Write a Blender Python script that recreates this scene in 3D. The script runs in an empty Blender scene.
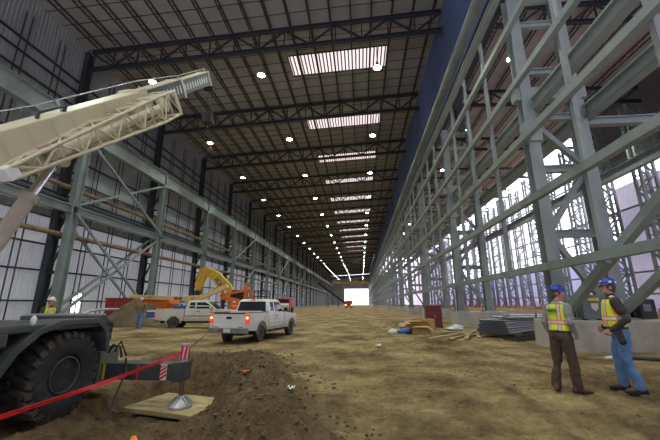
import bpy, bmesh, math, random
from math import sin, cos, pi, radians, sqrt, exp
from mathutils import Vector as V, Matrix, Quaternion, noise
random.seed(7)
S = bpy.context.scene
COL = S.collection

# ------------------------------------------------------------------ helpers
def ordn(n):
    a = ['zeroth','first','second','third','fourth','fifth','sixth','seventh','eighth','ninth','tenth','eleventh','twelfth',
         'thirteenth','fourteenth','fifteenth','sixteenth','seventeenth','eighteenth','nineteenth']
    if n < 20: return a[n]
    t = {2:'twenty',3:'thirty',4:'forty',5:'fifty',6:'sixty',7:'seventy',8:'eighty',9:'ninety'}[n//10]
    return t[:-1]+'ieth' if n % 10 == 0 else t+'-'+a[n % 10]

def frame(d, up=V((0,0,1))):
    d = d.normalized()
    if abs(d.dot(up)) > .98: up = V((0,1,0))
    s = d.cross(up).normalized()
    return d, s, s.cross(d).normalized()

class MB:
    def __init__(self): self.v=[]; self.f=[]; self.m=[]
    def add(self, vs, fs, m=0):
        o=len(self.v); self.v += [tuple(p) for p in vs]
        for q in fs: self.f.append(tuple(i+o for i in q)); self.m.append(m)
        return self
    def box(self, c, s, rot=None, m=0):
        c=V(c); h=V(s)/2
        P=[V((x*h.x,y*h.y,z*h.z)) for x in (-1,1) for y in (-1,1) for z in (-1,1)]
        if rot is not None: P=[rot@p for p in P]
        return self.add([p+c for p in P],[(0,1,3,2),(4,6,7,5),(0,4,5,1),(2,3,7,6),(0,2,6,4),(1,5,7,3)],m)
    def bb(self, lo, hi, m=0):
        return self.box([(a+b)/2 for a,b in zip(lo,hi)],[b-a for a,b in zip(lo,hi)],None,m)
    def beam(self, p, q, w, h, up=V((0,0,1)), m=0):
        p=V(p);q=V(q); d,s,u=frame(q-p,V(up))
        vs=[b+s*(a*w/2)+u*(c*h/2) for b in (p,q) for a,c in ((-1,-1),(1,-1),(1,1),(-1,1))]
        return self.add(vs,[(3,2,1,0),(4,5,6,7),(0,1,5,4),(1,2,6,5),(2,3,7,6),(3,0,4,7)],m)
    def taper(self, p, q, w0, h0, w1, h1, up=V((0,0,1)), m=0):
        p=V(p);q=V(q); d,s,u=frame(q-p,V(up))
        vs=[b+s*(a*w/2)+u*(c*h/2) for b,w,h in ((p,w0,h0),(q,w1,h1)) for a,c in ((-1,-1),(1,-1),(1,1),(-1,1))]
        return self.add(vs,[(3,2,1,0),(4,5,6,7),(0,1,5,4),(1,2,6,5),(2,3,7,6),(3,0,4,7)],m)
    def ibeam(self, p, q, w, h, t=.05, up=V((0,0,1)), m=0):     # flanges of width w, web height h along up
        p=V(p);q=V(q); d,s,u=frame(q-p,V(up))
        pr=[(-w/2,-h/2),(w/2,-h/2),(w/2,-h/2+t),(t/2,-h/2+t),(t/2,h/2-t),(w/2,h/2-t),(w/2,h/2),(-w/2,h/2),(-w/2,h/2-t),(-t/2,h/2-t),(-t/2,-h/2+t),(-w/2,-h/2+t)]
        n=12; vs=[b+s*a+u*c for b in (p,q) for a,c in pr]
        fs=[(i,(i+1)%n,(i+1)%n+n,i+n) for i in range(n)]
        for o in (0,n):
            for qd in ((0,1,2,11),(3,4,9,10),(5,6,7,8)): fs.append(tuple(i+o for i in (qd if o else qd[::-1])))
        return self.add(vs,fs,m)
    def tube(self, p, q, r0, r1=None, n=12, m=0, caps=True):
        r1=r0 if r1 is None else r1
        p=V(p);q=V(q); d,s,u=frame(q-p)
        vs=[b+(s*cos(2*pi*i/n)+u*sin(2*pi*i/n))*r for b,r in ((p,r0),(q,r1)) for i in range(n)]
        fs=[(i,(i+1)%n,(i+1)%n+n,i+n) for i in range(n)]
        if caps: fs += [tuple(range(n))[::-1],tuple(range(n,2*n))]
        return self.add(vs,fs,m)
    def path(self, pts, r, n=8, m=0):
        pts=[V(p) for p in pts]; rings=[]
        for i,p in enumerate(pts):
            d=(pts[min(i+1,len(pts)-1)]-pts[max(i-1,0)]); _,s,u=frame(d)
            rr=r[i] if isinstance(r,(list,tuple)) else r
            rings.append([p+(s*cos(2*pi*k/n)+u*sin(2*pi*k/n))*rr for k in range(n)])
        return self.loft(rings,m=m)
    def loft(self, rings, m=0, cap=True):
        n=len(rings[0]); vs=[p for r in rings for p in r]; fs=[]
        for j in range(len(rings)-1):
            for i in range(n): fs.append((j*n+i,j*n+(i+1)%n,(j+1)*n+(i+1)%n,(j+1)*n+i))
        if cap: fs += [tuple(range(n))[::-1],tuple(range((len(rings)-1)*n,len(rings)*n))]
        return self.add(vs,fs,m)
    def lathe(self, prof, c, axis='Z', n=32, m=0):           # prof: (radius, along-axis)
        c=V(c); ax={'X':V((1,0,0)),'Y':V((0,1,0)),'Z':V((0,0,1))}[axis] if isinstance(axis,str) else V(axis)
        d,s,u=frame(ax)
        rings=[[c+d*h+(s*cos(2*pi*i/n)+u*sin(2*pi*i/n))*max(r,1e-4) for i in range(n)] for r,h in prof]
        return self.loft(rings,m=m)
    def ell(self, c, r, n=14, k=9, rot=None, m=0):
        c=V(c); rings=[]
        for j in range(k+1):
            t=-pi/2+pi*j/k; cr=max(cos(t),.02)
            ring=[V((r[0]*cr*cos(2*pi*i/n),r[1]*cr*sin(2*pi*i/n),r[2]*sin(t))) for i in range(n)]
            rings.append([c+(rot@p if rot is not None else p) for p in ring])
        return self.loft(rings,m=m)
    def prism(self, poly, y0, y1, m=0, ax='Y'):              # polygon in XZ extruded along Y (or YZ along X, XY along Z)
        def P(a,b,t): return {'Y':(a,t,b),'X':(t,a,b),'Z':(a,b,t)}[ax]
        n=len(poly); vs=[P(a,b,y0) for a,b in poly]+[P(a,b,y1) for a,b in poly]
        fs=[(i,(i+1)%n,(i+1)%n+n,i+n) for i in range(n)]+[tuple(range(n))[::-1],tuple(range(n,2*n))]
        return self.add(vs,fs,m)
    def build(self, name, mat, parent=None, smooth=False, bevel=0, loc=None, rotz=0, fix=True):
        me=bpy.data.meshes.new(name); me.from_pydata(self.v,[],self.f)
        mats=mat if isinstance(mat,(list,tuple)) else [mat]
        for k in mats: me.materials.append(k)
        me.polygons.foreach_set('material_index',self.m)
        if fix or bevel:
            bm=bmesh.new(); bm.from_mesh(me)
            bmesh.ops.recalc_face_normals(bm,faces=bm.faces)
            if bevel:
                ed=[e for e in bm.edges if len(e.link_faces)==2 and e.calc_face_angle(0)>.5]
                bmesh.ops.bevel(bm,geom=ed,offset=bevel,segments=2,affect='EDGES',profile=.6,clamp_overlap=True)
            bm.to_mesh(me); bm.free()
        if smooth:
            me.polygons.foreach_set('use_smooth',[True]*len(me.polygons))
            if smooth!='all':
                try: me.set_sharp_from_angle(angle=radians(38))
                except Exception: pass
        me.update()
        o=bpy.data.objects.new(name,me); COL.objects.link(o)
        if parent: o.parent=parent
        if loc is not None: o.location=loc
        o.rotation_euler.z=rotz
        return o

def tag(o,label=None,cat=None,group=None,kind=None):
    if label: o['label']=label
    if cat: o['category']=cat
    if group: o['group']=group
    if kind: o['kind']=kind
    return o
def thing(name,label,cat,loc=(0,0,0),rotz=0,group=None):
    o=bpy.data.objects.new(name,None); COL.objects.link(o); o.empty_display_size=.2
    o.location=loc; o.rotation_euler=(0,0,rotz)
    return tag(o,label,cat,group)
def kids(o): return [c for c in bpy.data.objects if c.parent==o]
_tree={}
def tree(o):
    if o.name not in _tree: _tree[o.name]=[(c,tree(c)) for c in kids(o)]
    return _tree[o.name]
def clone(o,loc=None,rotz=None,label=None):
    def rec(src,ch,par):
        c=src.copy(); COL.objects.link(c)
        if par: c.parent=par
        for s,k in ch: rec(s,k,c)
        return c
    c=rec(o,tree(o),None)
    if loc is not None: c.location=loc
    if rotz is not None: c.rotation_euler=(0,0,rotz)
    if label: c['label']=label
    return c
def text_mesh(name,body,size,mat,parent,loc,rot,ext=.004,align='CENTER'):
    cu=bpy.data.curves.new(name,'FONT'); cu.body=body; cu.size=size; cu.extrude=ext; cu.align_x=align; cu.align_y='CENTER'
    t=bpy.data.objects.new(name,cu); COL.objects.link(t)
    dg=bpy.context.evaluated_depsgraph_get(); me=bpy.data.meshes.new_from_object(t.evaluated_get(dg))
    bpy.data.objects.remove(t)
    o=bpy.data.objects.new(name,me); me.materials.clear(); me.materials.append(mat); COL.objects.link(o)
    o.parent=parent; o.location=loc; o.rotation_euler=rot
    return o

# ------------------------------------------------------------------ materials
def mat(name,c,rough=.6,metal=0,var=.12,scale=3,dirt=None,dirtamt=.5,dscale=1.2,bump=0,bscale=20,emit=None,estr=0,alpha=None,trans=0):
    m=bpy.data.materials.new(name); m.use_nodes=True; nt=m.node_tree; N=nt.nodes; L=nt.links
    b=N['Principled BSDF']; b.inputs['Roughness'].default_value=rough; b.inputs['Metallic'].default_value=metal
    tc=N.new('ShaderNodeTexCoord'); no=N.new('ShaderNodeTexNoise'); no.inputs['Scale'].default_value=scale; no.inputs['Detail'].default_value=5
    L.new(tc.outputs['Object'],no.inputs['Vector'])
    cr=N.new('ShaderNodeValToRGB'); cr.color_ramp.elements[0].position=.3; cr.color_ramp.elements[1].position=.7
    cr.color_ramp.elements[0].color=(*[x*(1-var) for x in c],1); cr.color_ramp.elements[1].color=(*[min(1,x*(1+var)) for x in c],1)
    L.new(no.outputs['Fac'],cr.inputs['Fac']); out=cr.outputs['Color']
    if dirt:
        n2=N.new('ShaderNodeTexNoise'); n2.inputs['Scale'].default_value=dscale; n2.inputs['Detail'].default_value=8; n2.inputs['Roughness'].default_value=.65
        L.new(tc.outputs['Object'],n2.inputs['Vector'])
        r2=N.new('ShaderNodeValToRGB'); r2.color_ramp.elements[0].position=.62-.3*dirtamt; r2.color_ramp.elements[1].position=.85-.25*dirtamt
        L.new(n2.outputs['Fac'],r2.inputs['Fac'])
        mx=N.new('ShaderNodeMix'); mx.data_type='RGBA'; L.new(r2.outputs['Color'],mx.inputs[0]); L.new(out,mx.inputs[6]); mx.inputs[7].default_value=(*dirt,1)
        out=mx.outputs[2]
    L.new(out,b.inputs['Base Color'])
    if bump:
        n3=N.new('ShaderNodeTexNoise'); n3.inputs['Scale'].default_value=bscale; n3.inputs['Detail'].default_value=6
        L.new(tc.outputs['Object'],n3.inputs['Vector'])
        bp=N.new('ShaderNodeBump'); bp.inputs['Strength'].default_value=bump; bp.inputs['Distance'].default_value=.02
        L.new(n3.outputs['Fac'],bp.inputs['Height']); L.new(bp.outputs['Normal'],b.inputs['Normal'])
    if emit: b.inputs['Emission Color'].default_value=(*emit,1); b.inputs['Emission Strength'].default_value=estr
    if trans: b.inputs['Transmission Weight'].default_value=trans
    return m
M={}
def translucent(m,c,f):
    N=m.node_tree.nodes; L=m.node_tree.links; b=N['Principled BSDF']; o=N['Material Output']
    t=N.new('ShaderNodeBsdfTranslucent'); t.inputs['Color'].default_value=(*c,1); x=N.new('ShaderNodeMixShader'); x.inputs['Fac'].default_value=f
    L.new(b.outputs[0],x.inputs[1]); L.new(t.outputs[0],x.inputs[2]); L.new(x.outputs[0],o.inputs['Surface'])
M['steel']=mat('grey_green_steel_paint',(.27,.31,.30),.5,.0,.15,.6,(.14,.13,.11),.25,.5)
M['steel_left']=mat('green_grey_steel_paint',(.265,.315,.30),.5,0,.14,.6,(.15,.155,.13),.25,.5)
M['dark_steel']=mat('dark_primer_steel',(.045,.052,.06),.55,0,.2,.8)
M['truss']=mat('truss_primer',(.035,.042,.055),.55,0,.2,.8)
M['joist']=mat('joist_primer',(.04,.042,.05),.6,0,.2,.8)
M['deck']=mat('roof_deck_panel',(.345,.335,.315),.6,0,.1,.15,(.27,.26,.24),.4,.2)
M['clad']=mat('shaded_wall_cladding',(.36,.385,.39),.5,0,.08,.12,(.29,.31,.31),.3,.25)  # darkened below the lower band: upper left wall's shade put into the colour
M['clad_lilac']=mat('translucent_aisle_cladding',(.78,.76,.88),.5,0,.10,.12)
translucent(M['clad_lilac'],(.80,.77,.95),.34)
M['clad_dark']=mat('dark_aisle_cladding',(.27,.24,.26),.5,0,.1,.12)
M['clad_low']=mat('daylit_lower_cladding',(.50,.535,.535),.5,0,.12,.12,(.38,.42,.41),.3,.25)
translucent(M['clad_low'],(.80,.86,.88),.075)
M['clad_near']=mat('grey_lilac_cladding',(.62,.60,.68),.5,0,.12,.12)
translucent(M['clad_near'],(.80,.77,.95),.14)
M['clad_bluish']=mat('bluish_low_cladding',(.58,.60,.78),.5,0,.12,.12)
translucent(M['clad_bluish'],(.64,.65,.90),.30)
M['deck_aisle']=mat('pinkish_roof_deck',(.46,.405,.40),.6,0,.1,.15,(.36,.31,.31),.4,.2)
M['clad_blue']=mat('blue_wall_cladding',(.14,.20,.40),.30,0,.25,.12,(.24,.27,.47),.35,.15)
M['pipe_brown']=mat('rusty_pipe',(.25,.165,.095),.65,0,.3,1.5,(.15,.09,.05),.4,.8)
M['concrete']=mat('concrete',(.50,.47,.42),.85,0,.12,1.2,(.33,.29,.23),.4,.9,.25,14)
M['galv']=mat('galvanised_steel',(.50,.51,.52),.4,.5,.15,4)
M['black']=mat('black_plastic',(.02,.02,.022),.5,0,.2,4)
M['rubber']=mat('tyre_rubber',(.022,.022,.024),.8,0,.25,6,(.09,.07,.05),.3,3)
M['rubber_mud']=mat('muddy_tyre_rubber',(.04,.037,.033),.85,0,.25,6,(.12,.09,.06),.45,2.5)
M['cream']=mat('cream_crane_paint',(.60,.545,.37),.42,0,.08,.9,(.55,.48,.31),.3,1.1)
M['crane_grey']=mat('dark_crane_paint',(.062,.070,.072),.45,0,.15,2,(.14,.125,.10),.3,2)
M['navy']=mat('dark_boom_paint',(.03,.035,.055),.4,0,.2,2)
M['chrome']=mat('chromed_rod',(.82,.82,.84),.12,1,.03,3)
M['barrel']=mat('cylinder_barrel_paint',(.50,.44,.36),.4,.1,.1,2)
M['white_paint']=mat('white_car_paint',(.80,.80,.80),.25,0,.03,2,(.52,.46,.37),.28,1.6)
M['beige_paint']=mat('off_white_car_paint',(.66,.63,.55),.3,0,.04,2,(.45,.39,.30),.35,1.3)
M['muddy']=mat('mud_splashed_paint',(.52,.47,.40),.6,0,.2,3,(.30,.24,.17),.5,3)
M['glass']=mat('dark_car_glass',(.018,.022,.026),.08,0,.1,2)
M['plastic_grey']=mat('grey_bumper_plastic',(.22,.22,.23),.5,0,.15,3,(.28,.22,.16),.4,3)
M['rim']=mat('alloy_rim',(.55,.55,.58),.3,.6,.1,4,(.35,.29,.22),.35,5)
M['tail']=mat('tail_lamp_red',(.5,.02,.02),.2,0,.1,3,emit=(1,.06,.03),estr=.45)
M['tail_lit']=mat('tail_lamp_lit',(.9,.3,.1),.2,0,.1,3,emit=(1,.42,.12),estr=3.5)
M['yellow']=mat('excavator_yellow',(.72,.43,.04),.45,0,.1,1.5,(.40,.26,.07),.3,1.4)
M['lift_cream']=mat('lift_boom_cream',(.78,.58,.25),.45,0,.08,1.5)
M['orange']=mat('machine_orange',(.80,.17,.02),.45,0,.1,2)
M['red']=mat('faded_red_paint',(.38,.05,.05),.45,0,.15,1.5,(.2,.06,.05),.3,2)
M['burgundy']=mat('burgundy_sheet',(.20,.03,.045),.5,0,.2,2,(.13,.03,.035),.4,3)
M['cardboard']=mat('cardboard',(.55,.34,.14),.8,0,.1,3)
M['wood']=mat('raw_timber',(.46,.33,.17),.75,0,.22,3,(.26,.18,.09),.35,4,.2,30)
M['wood_mat']=mat('timber_mat_wood',(.50,.38,.20),.8,0,.2,2.5,(.33,.24,.13),.4,2,.25,25)
M['tape']=mat('red_barricade_tape',(.75,.02,.04),.45,0,.08,8)
M['white']=mat('white_plastic',(.80,.80,.78),.5,0,.05,4)
M['blue']=mat('blue_plastic',(.03,.10,.42),.5,0,.1,4)
M['yellow_label']=mat('yellow_sticker',(.85,.70,.05),.5,0,.04,4)
M['panel_grey']=mat('electrical_box_paint',(.17,.20,.22),.45,0,.1,2)
M['pipe_grey']=mat('conduit_grey',(.32,.34,.38),.45,.3,.15,3)
M['pipe_light']=mat('conduit_light',(.52,.54,.56),.4,.4,.12,3)
M['skylight']=mat('daylit_skylight_panel',(.8,.75,.76),.5,0,.02,3,emit=(1,.84,.86),estr=.75)
M['rib']=mat('skylight_rib',(.22,.16,.17),.6,0,.1,3)
M['lens']=mat('lamp_lens',(1,1,1),.4,0,.01,3,emit=(.97,1,.93),estr=60)
M['lamp_body']=mat('lamp_housing',(.35,.36,.36),.4,.5,.1,4)
M['skin']=mat('skin',(.52,.28,.19),.55,0,.08,12)
M['hair']=mat('greying_brown_hair',(.10,.075,.06),.7,0,.2,30)
M['hat_blue']=mat('blue_hard_hat',(.025,.055,.38),.25,0,.06,6)
M['hat_white']=mat('white_hard_hat',(.82,.82,.80),.3,0,.03,6)
M['lime']=mat('lime_vest',(.72,.94,.05),.6,0,.05,8,emit=(.55,.8,.02),estr=0)
M['vest_orange']=mat('orange_vest_trim',(.95,.22,.03),.6,0,.05,8)
M['reflect']=mat('silver_reflective_tape',(.72,.72,.78),.35,.2,.05,8)
M['grey_knit']=mat('grey_sweatshirt',(.27,.265,.28),.9,0,.12,10,bump=.2,bscale=60)
M['brown_cloth']=mat('brown_trousers',(.085,.058,.042),.9,0,.18,6,(.12,.085,.055),.2,4,.2,50)
M['dark_shirt']=mat('dark_brown_shirt',(.055,.042,.04),.9,0,.15,8)
M['denim']=mat('blue_denim',(.12,.23,.46),.85,0,.16,6,(.20,.31,.53),.35,4,.25,60)
M['boot']=mat('brown_leather_boot',(.17,.062,.035),.6,0,.2,10)
M['boot_dark']=mat('dark_leather_boot',(.07,.042,.03),.65,0,.2,10)
M['tan_coat']=mat('tan_canvas_coat',(.22,.14,.075),.9,0,.15,8)
M['leather']=mat('black_leather',(.02,.018,.018),.5,0,.2,10)
M['hv_orange']=mat('hi_vis_orange',(.95,.20,.02),.6,0,.05,8)
M['netting']=mat('orange_safety_netting',(.95,.25,.12),.6,0,.1,5)
M['crane_beige']=mat('bridge_crane_paint',(.42,.27,.12),.5,0,.1,.4)
M['dirt_pile']=mat('piled_soil',(.15,.105,.06),.95,0,.3,1.2,(.09,.062,.037),.5,2,.9,5)

def dirt_material():
    m=bpy.data.materials.new('packed_dirt'); m.use_nodes=True; nt=m.node_tree; N=nt.nodes; L=nt.links
    b=N['Principled BSDF']; b.inputs['Roughness'].default_value=.95; b.inputs['Specular IOR Level'].default_value=.15
    tc=N.new('ShaderNodeTexCoord')
    def nz(s,d,r=.6):
        n=N.new('ShaderNodeTexNoise'); n.inputs['Scale'].default_value=s; n.inputs['Detail'].default_value=d; n.inputs['Roughness'].default_value=r
        L.new(tc.outputs['Object'],n.inputs['Vector']); return n
    def ramp(fac,p0,p1,c0,c1):
        r=N.new('ShaderNodeValToRGB'); e=r.color_ramp.elements; e[0].position=p0; e[1].position=p1; e[0].color=(*c0,1); e[1].color=(*c1,1)
        L.new(fac,r.inputs['Fac']); return r.outputs['Color']
    base=ramp(nz(.5,10,.68).outputs['Fac'],.38,.60,(.145,.094,.043),(.47,.345,.175))
    dark=ramp(nz(2.2,10,.7).outputs['Fac'],.35,.7,(.085,.056,.031),(.25,.17,.095))
    at=N.new('ShaderNodeAttribute'); at.attribute_name='fresh'
    f=N.new('ShaderNodeMath'); f.operation='ADD'; L.new(at.outputs['Fac'],f.inputs[0])
    n=nz(1.1,8,.72); r=N.new('ShaderNodeMapRange'); r.inputs[1].default_value=.44; r.inputs[2].default_value=.68; r.inputs[3].default_value=-.2; r.inputs[4].default_value=.9
    L.new(n.outputs['Fac'],r.inputs[0]); L.new(r.outputs[0],f.inputs[1]); f.use_clamp=True
    gr=N.new('ShaderNodeMapRange'); gr.inputs[1].default_value=.3; gr.inputs[2].default_value=.7; gr.inputs[3].default_value=.55; gr.inputs[4].default_value=1.4
    L.new(nz(6.5,12,.78).outputs['Fac'],gr.inputs[0])
    mx=N.new('ShaderNodeMix'); mx.data_type='RGBA'; L.new(f.outputs[0],mx.inputs[0]); L.new(base,mx.inputs[6]); L.new(dark,mx.inputs[7])
    hs=N.new('ShaderNodeHueSaturation'); L.new(mx.outputs[2],hs.inputs['Color']); L.new(gr.outputs[0],hs.inputs['Value']); L.new(hs.outputs[0],b.inputs['Base Color'])
    bp=N.new('ShaderNodeBump'); bp.inputs['Strength'].default_value=1; bp.inputs['Distance'].default_value=.09
    L.new(nz(7,12,.72).outputs['Fac'],bp.inputs['Height']); L.new(bp.outputs['Normal'],b.inputs['Normal'])
    return m
M['dirt']=dirt_material()

# ------------------------------------------------------------------ the grid of the hall
Y0,SP,NB=.87,12.53,25
def BY(i): return Y0+SP*i
YEND=BY(NB)+1.0
XL,XW=-25.07,-26.5           # crane column line and wall column line, left
XR1,XR2=7.3,9.3              # twin legs, right
XA=34.5                      # far wall of the side aisle
def roofz(x): return 26.25+.0493*(x+25.7) if x<=8.2 else 27.9-.03*(x-8.2)

# ------------------------------------------------------------------ camera
f_px,pitch,yaw,roll=330.62,.2473,.09,-.0032
F=V((-sin(yaw)*cos(pitch),cos(yaw)*cos(pitch),sin(pitch)))
R=V((cos(yaw),sin(yaw),0)); U=R.cross(F)
R2=R*cos(roll)+U*sin(roll); U2=U*cos(roll)-R*sin(roll)
cd=bpy.data.cameras.new('camera'); co=bpy.data.objects.new('camera',cd); COL.objects.link(co)
cd.sensor_width=36; cd.lens=f_px/660*36; cd.clip_end=800
mw=Matrix((R2,U2,-F)).transposed().to_4x4(); mw.translation=V((0,0,1.6)); co.matrix_world=mw
S.camera=co

# ------------------------------------------------------------------ terrain
def sm(t): t=max(0,min(1,t)); return t*t*(3-2*t)
def edge_x(y): return -2.0-.36*(y-5.2)
def tracks(y):
    q=-.35*sm((y-9)/5)*(y-9)*.35
    return ((2.0+.075*(y-4.7)+q,.30),(2.95+.06*(y-4.7)+q,.30),(-.1+.03*y,.28),(4.9-.12*(y-5),.2))
def fresh(x,y):
    d=x-edge_x(y)
    a=sm((d+3.2)/.8)*sm((1.9-d)/1.1)*sm((y-1)/1.5)*sm((12.2-y)/1.5)
    b=.55*sm((-x-3.2)/1.5)*sm((9.5-y)/3)
    c=.55*sm((x-2.9)/1.2)*sm((11.5-y)/4)*(1-.9*exp(-((x-4.4)/1.2)**2-((y-6.5)/.8)**2))
    tr=0
    for xc,w_ in tracks(y): tr+=exp(-((x-xc)/(w_*1.0))**2)*(.75+.25*sin(y*20))-.35*exp(-((abs(x-xc)-w_*1.55)/(w_*.4))**2)
    return max(-.4,max(a,b,c)-(.75*tr if 3<y<20 else 0)*(1-a))
def padm(x,y): return sm((x+5.7)/.5)*sm((-2.9-x)/.25)*sm((8.9-y)/.4)*sm((y-5.8)/.6)
def gz(x,y,fine=True):
    d=x-edge_x(y)
    inpit=sm(-d/.40)*sm((10.4-y)/1.4)
    z=-.32*inpit-.32*padm(x,y)
    z-=.42*exp(-((x+4.15)/.55)**2-((y-9.3)/.7)**2)
    z+=.24*exp(-((d-.55)/.65)**2)*sm((y-.5)/1.5)*sm((11.6-y)/1.6)
    z+=.14*exp(-((x-3.9)/2.2)**2-((y-6.6)/2.0)**2)
    z+=.55*sm((x-11.0)/.7)
    z+=.1*exp(-((x-6)/2.5)**2-((y-19)/5)**2)
    z+=.15*exp(-((x+13.6)/3)**2-((y-20)/3)**2)
    if fine:
        p=V((x,y,0)); fr=max(0,fresh(x,y))*(1-.75*padm(x,y))
        z+=.05*noise.noise(p*.22+V((3,1,0)))*(1 if y<70 else 1.6)
        z+=.022*noise.noise(p*.9)
        if y<34:
            z+=(.016+.075*fr)*noise.noise(p*2.4+V((0,7,0)))+(.016+.10*fr)*noise.noise(p*5.5)+(.011+.07*fr)*noise.noise(p*11)+(.004+.02*fr)*noise.noise(p*21)
            # wheel tracks curving in from the middle of the floor
            for xc,w in tracks(y):
                q=(x-xc)/w
                if abs(q)<1.5: z+=-.035*exp(-q*q*1.5)+.06*(sin(y*20+abs(q)*3)*.5)*exp(-q*q)+ .018*exp(-((abs(q)-1.25)/.2)**2)
    return z
def axis(knots):
    out=[]
    for (a,b,s) in knots:
        n=max(1,round((b-a)/s)); out+=[a+(b-a)*k/n for k in range(n)]
    return out+[knots[-1][1]]
xs=axis([(-60,-30,6),(-30,-14,.9),(-14,-8.4,.28),(-8.4,-5.4,.1),(-5.4,5.6,.052),(5.6,9,.12),(9,16,.4),(16,40,1.6),(40,130,15)])
ys=axis([(-6,1.6,.4),(1.6,4,.07),(4,9,.05),(9,13,.07),(13,20,.14),(20,34,.35),(34,80,1.1),(80,330,6),(330,420,15)])
vs=[];fr=[]
for y in ys:
    for x in xs:
        vs.append((x,y,gz(x,y))); fr.append(fresh(x,y))
nx=len(xs)
fs=[(j*nx+i,j*nx+i+1,(j+1)*nx+i+1,(j+1)*nx+i) for j in range(len(ys)-1) for i in range(nx-1)]
me=bpy.data.meshes.new('floor'); me.from_pydata(vs,[],fs); me.materials.append(M['dirt'])
at=me.attributes.new('fresh','FLOAT','POINT'); at.data.foreach_set('value',fr)
me.polygons.foreach_set('use_smooth',[True]*len(me.polygons)); me.update()
fl=bpy.data.objects.new('floor',me); COL.objects.link(fl); tag(fl,kind='structure',label='packed brown dirt floor with ruts, loose soil and a dug pit')

# ------------------------------------------------------------------ building shell
YB=-24.0
def corr(mb,x,y0,y1,z0,z1f,pitch=.32,d=.05,axis='X'):
    """profiled metal sheet standing at x, running along y (or along x at a given y)"""
    n=int((y1-y0)/pitch); pts=[]
    for k in range(n):
        a=y0+k*pitch
        pts+=[(a,0),(a+pitch*.5,0),(a+pitch*.6,d),(a+pitch*.9,d)]
    pts.append((y1,0)); vs=[]
    for a,e in pts:
        p=(x+e,a) if axis=='X' else (a,x+e)
        zt=z1f(p[0]) if callable(z1f) else z1f
        vs+=[(p[0],p[1],z0),(p[0],p[1],zt)]
    mb.add(vs,[(2*i,2*i+2,2*i+3,2*i+1) for i in range(len(pts)-1)])
def struct(name,mb,m,label=None,**k):
    o=mb.build(name,m,fix=False,**k); tag(o,kind='structure',label=label); return o
XC=-27.1
mb=MB()
corr(mb,XC,YB,YEND,9.0,lambda x:roofz(x)+.7)
struct('wall_left',mb,M['clad'],'tall ribbed metal wall in shade-darkened colour along the left side of the hall')
mb=MB(); corr(mb,XC,YB,29.6,-.6,9.0); corr(mb,XC,29.6,30.7,2.6,9.0); corr(mb,XC,30.7,YEND,-.6,9.0)
struct('wall_left_lower',mb,M['clad_low'],'paler lower band of ribbed wall along the left side')
mb=MB(); 
mb.beam((XC+.05,29.55,0),(XC+.05,29.55,2.65),.12,.12); mb.beam((XC+.05,30.75,0),(XC+.05,30.75,2.65),.12,.12); mb.beam((XC+.05,29.5,2.65),(XC+.05,30.8,2.65),.12,.12)
struct('door_1',mb,M['steel'],'small open doorway letting in daylight at foot of left wall')
mb=MB(); corr(mb,8.25,YB,YEND,17.4,lambda x:roofz(8.2)+.7)
struct('wall_right_upper',mb,M['clad_blue'],'high blue ribbed metal wall above the right column row')
mb=MB(); corr(mb,XA,YB,46,-.4,16.4)
struct('wall_right_near',mb,M['clad_near'],'grey-lilac ribbed far wall of the side aisle, near bays')
mb=MB(); corr(mb,XA,46,130,-.4,7.6)
struct('wall_right_low',mb,M['clad_bluish'],'low bluish ribbed wall below the open bays of the side aisle')
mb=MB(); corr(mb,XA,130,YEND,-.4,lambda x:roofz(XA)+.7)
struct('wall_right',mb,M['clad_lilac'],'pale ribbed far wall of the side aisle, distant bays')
mb=MB(); corr(mb,XA,YB,49,17.6,lambda x:roofz(XA)+.7)
struct('wall_right_aisle_top',mb,M['clad_dark'],'dark ribbed upper wall at the far side of the aisle')
mb=MB(); corr(mb,YEND,XC,-15,-.6,lambda x:roofz(x),axis='Y'); corr(mb,YEND,-15,7.5,14.6,lambda x:roofz(x),axis='Y'); corr(mb,YEND,7.5,XA,-.6,lambda x:roofz(x),axis='Y')
struct('wall_far',mb,M['clad'],'far end wall around a tall bright opening')
mb=MB(); corr(mb,YB,XC,XA,-.6,lambda x:roofz(x),axis='Y')
struct('wall_back_light_block',mb,M['clad'],'unseen metal end wall added behind the viewpoint to block sky light')  # unseen end wall, added to keep sky light off the foreground
# roof deck with skylight holes
SKX0,SKX1=-7.3,3.5
def sky_y(i): return BY(i)+4.1,BY(i)+7.4
mb=MB()
def deck(x0,x1,y0,y1):
    mb.add([(x0,y0,roofz(x0)+.62),(x1,y0,roofz(x1)+.62),(x1,y1,roofz(x1)+.62),(x0,y1,roofz(x0)+.62)],[(0,1,2,3)])
yy=YB
deck(XC-.3,SKX0,YB,YEND); deck(SKX1,8.2,YB,YEND)
for i in range(1,NB):
    a,b=sky_y(i); deck(SKX0,SKX1,yy,a); yy=b
deck(SKX0,SKX1,yy,YEND)
struct('ceiling',mb,M['deck'],'pale ribbed metal roof deck sloping up to the right')
mb=MB(); deck(8.2,XA+.3,YB,190.0)
struct('ceiling_aisle',mb,M['deck_aisle'],'metal roof deck over the side aisle behind the right columns')
# deck ribs (seams) across the slope
mb=MB()
for k in range(int((YEND-YB)/1.57)):
    y=YB+k*1.57
    if any(sky_y(i)[0]-.1<y<sky_y(i)[1]+.1 for i in range(1,NB)):
        mb.beam((XC,y,roofz(XC)+.6),(SKX0,y,roofz(SKX0)+.6),.05,.05); mb.beam((SKX1,y,roofz(SKX1)+.6),(8.2,y,roofz(8.2)+.6),.05,.05)
    else: mb.beam((XC,y,roofz(XC)+.6),(8.2,y,roofz(8.2)+.6),.05,.05)
struct('trim_1',mb,M['joist'],'thin seams between the roof deck sheets')
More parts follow.
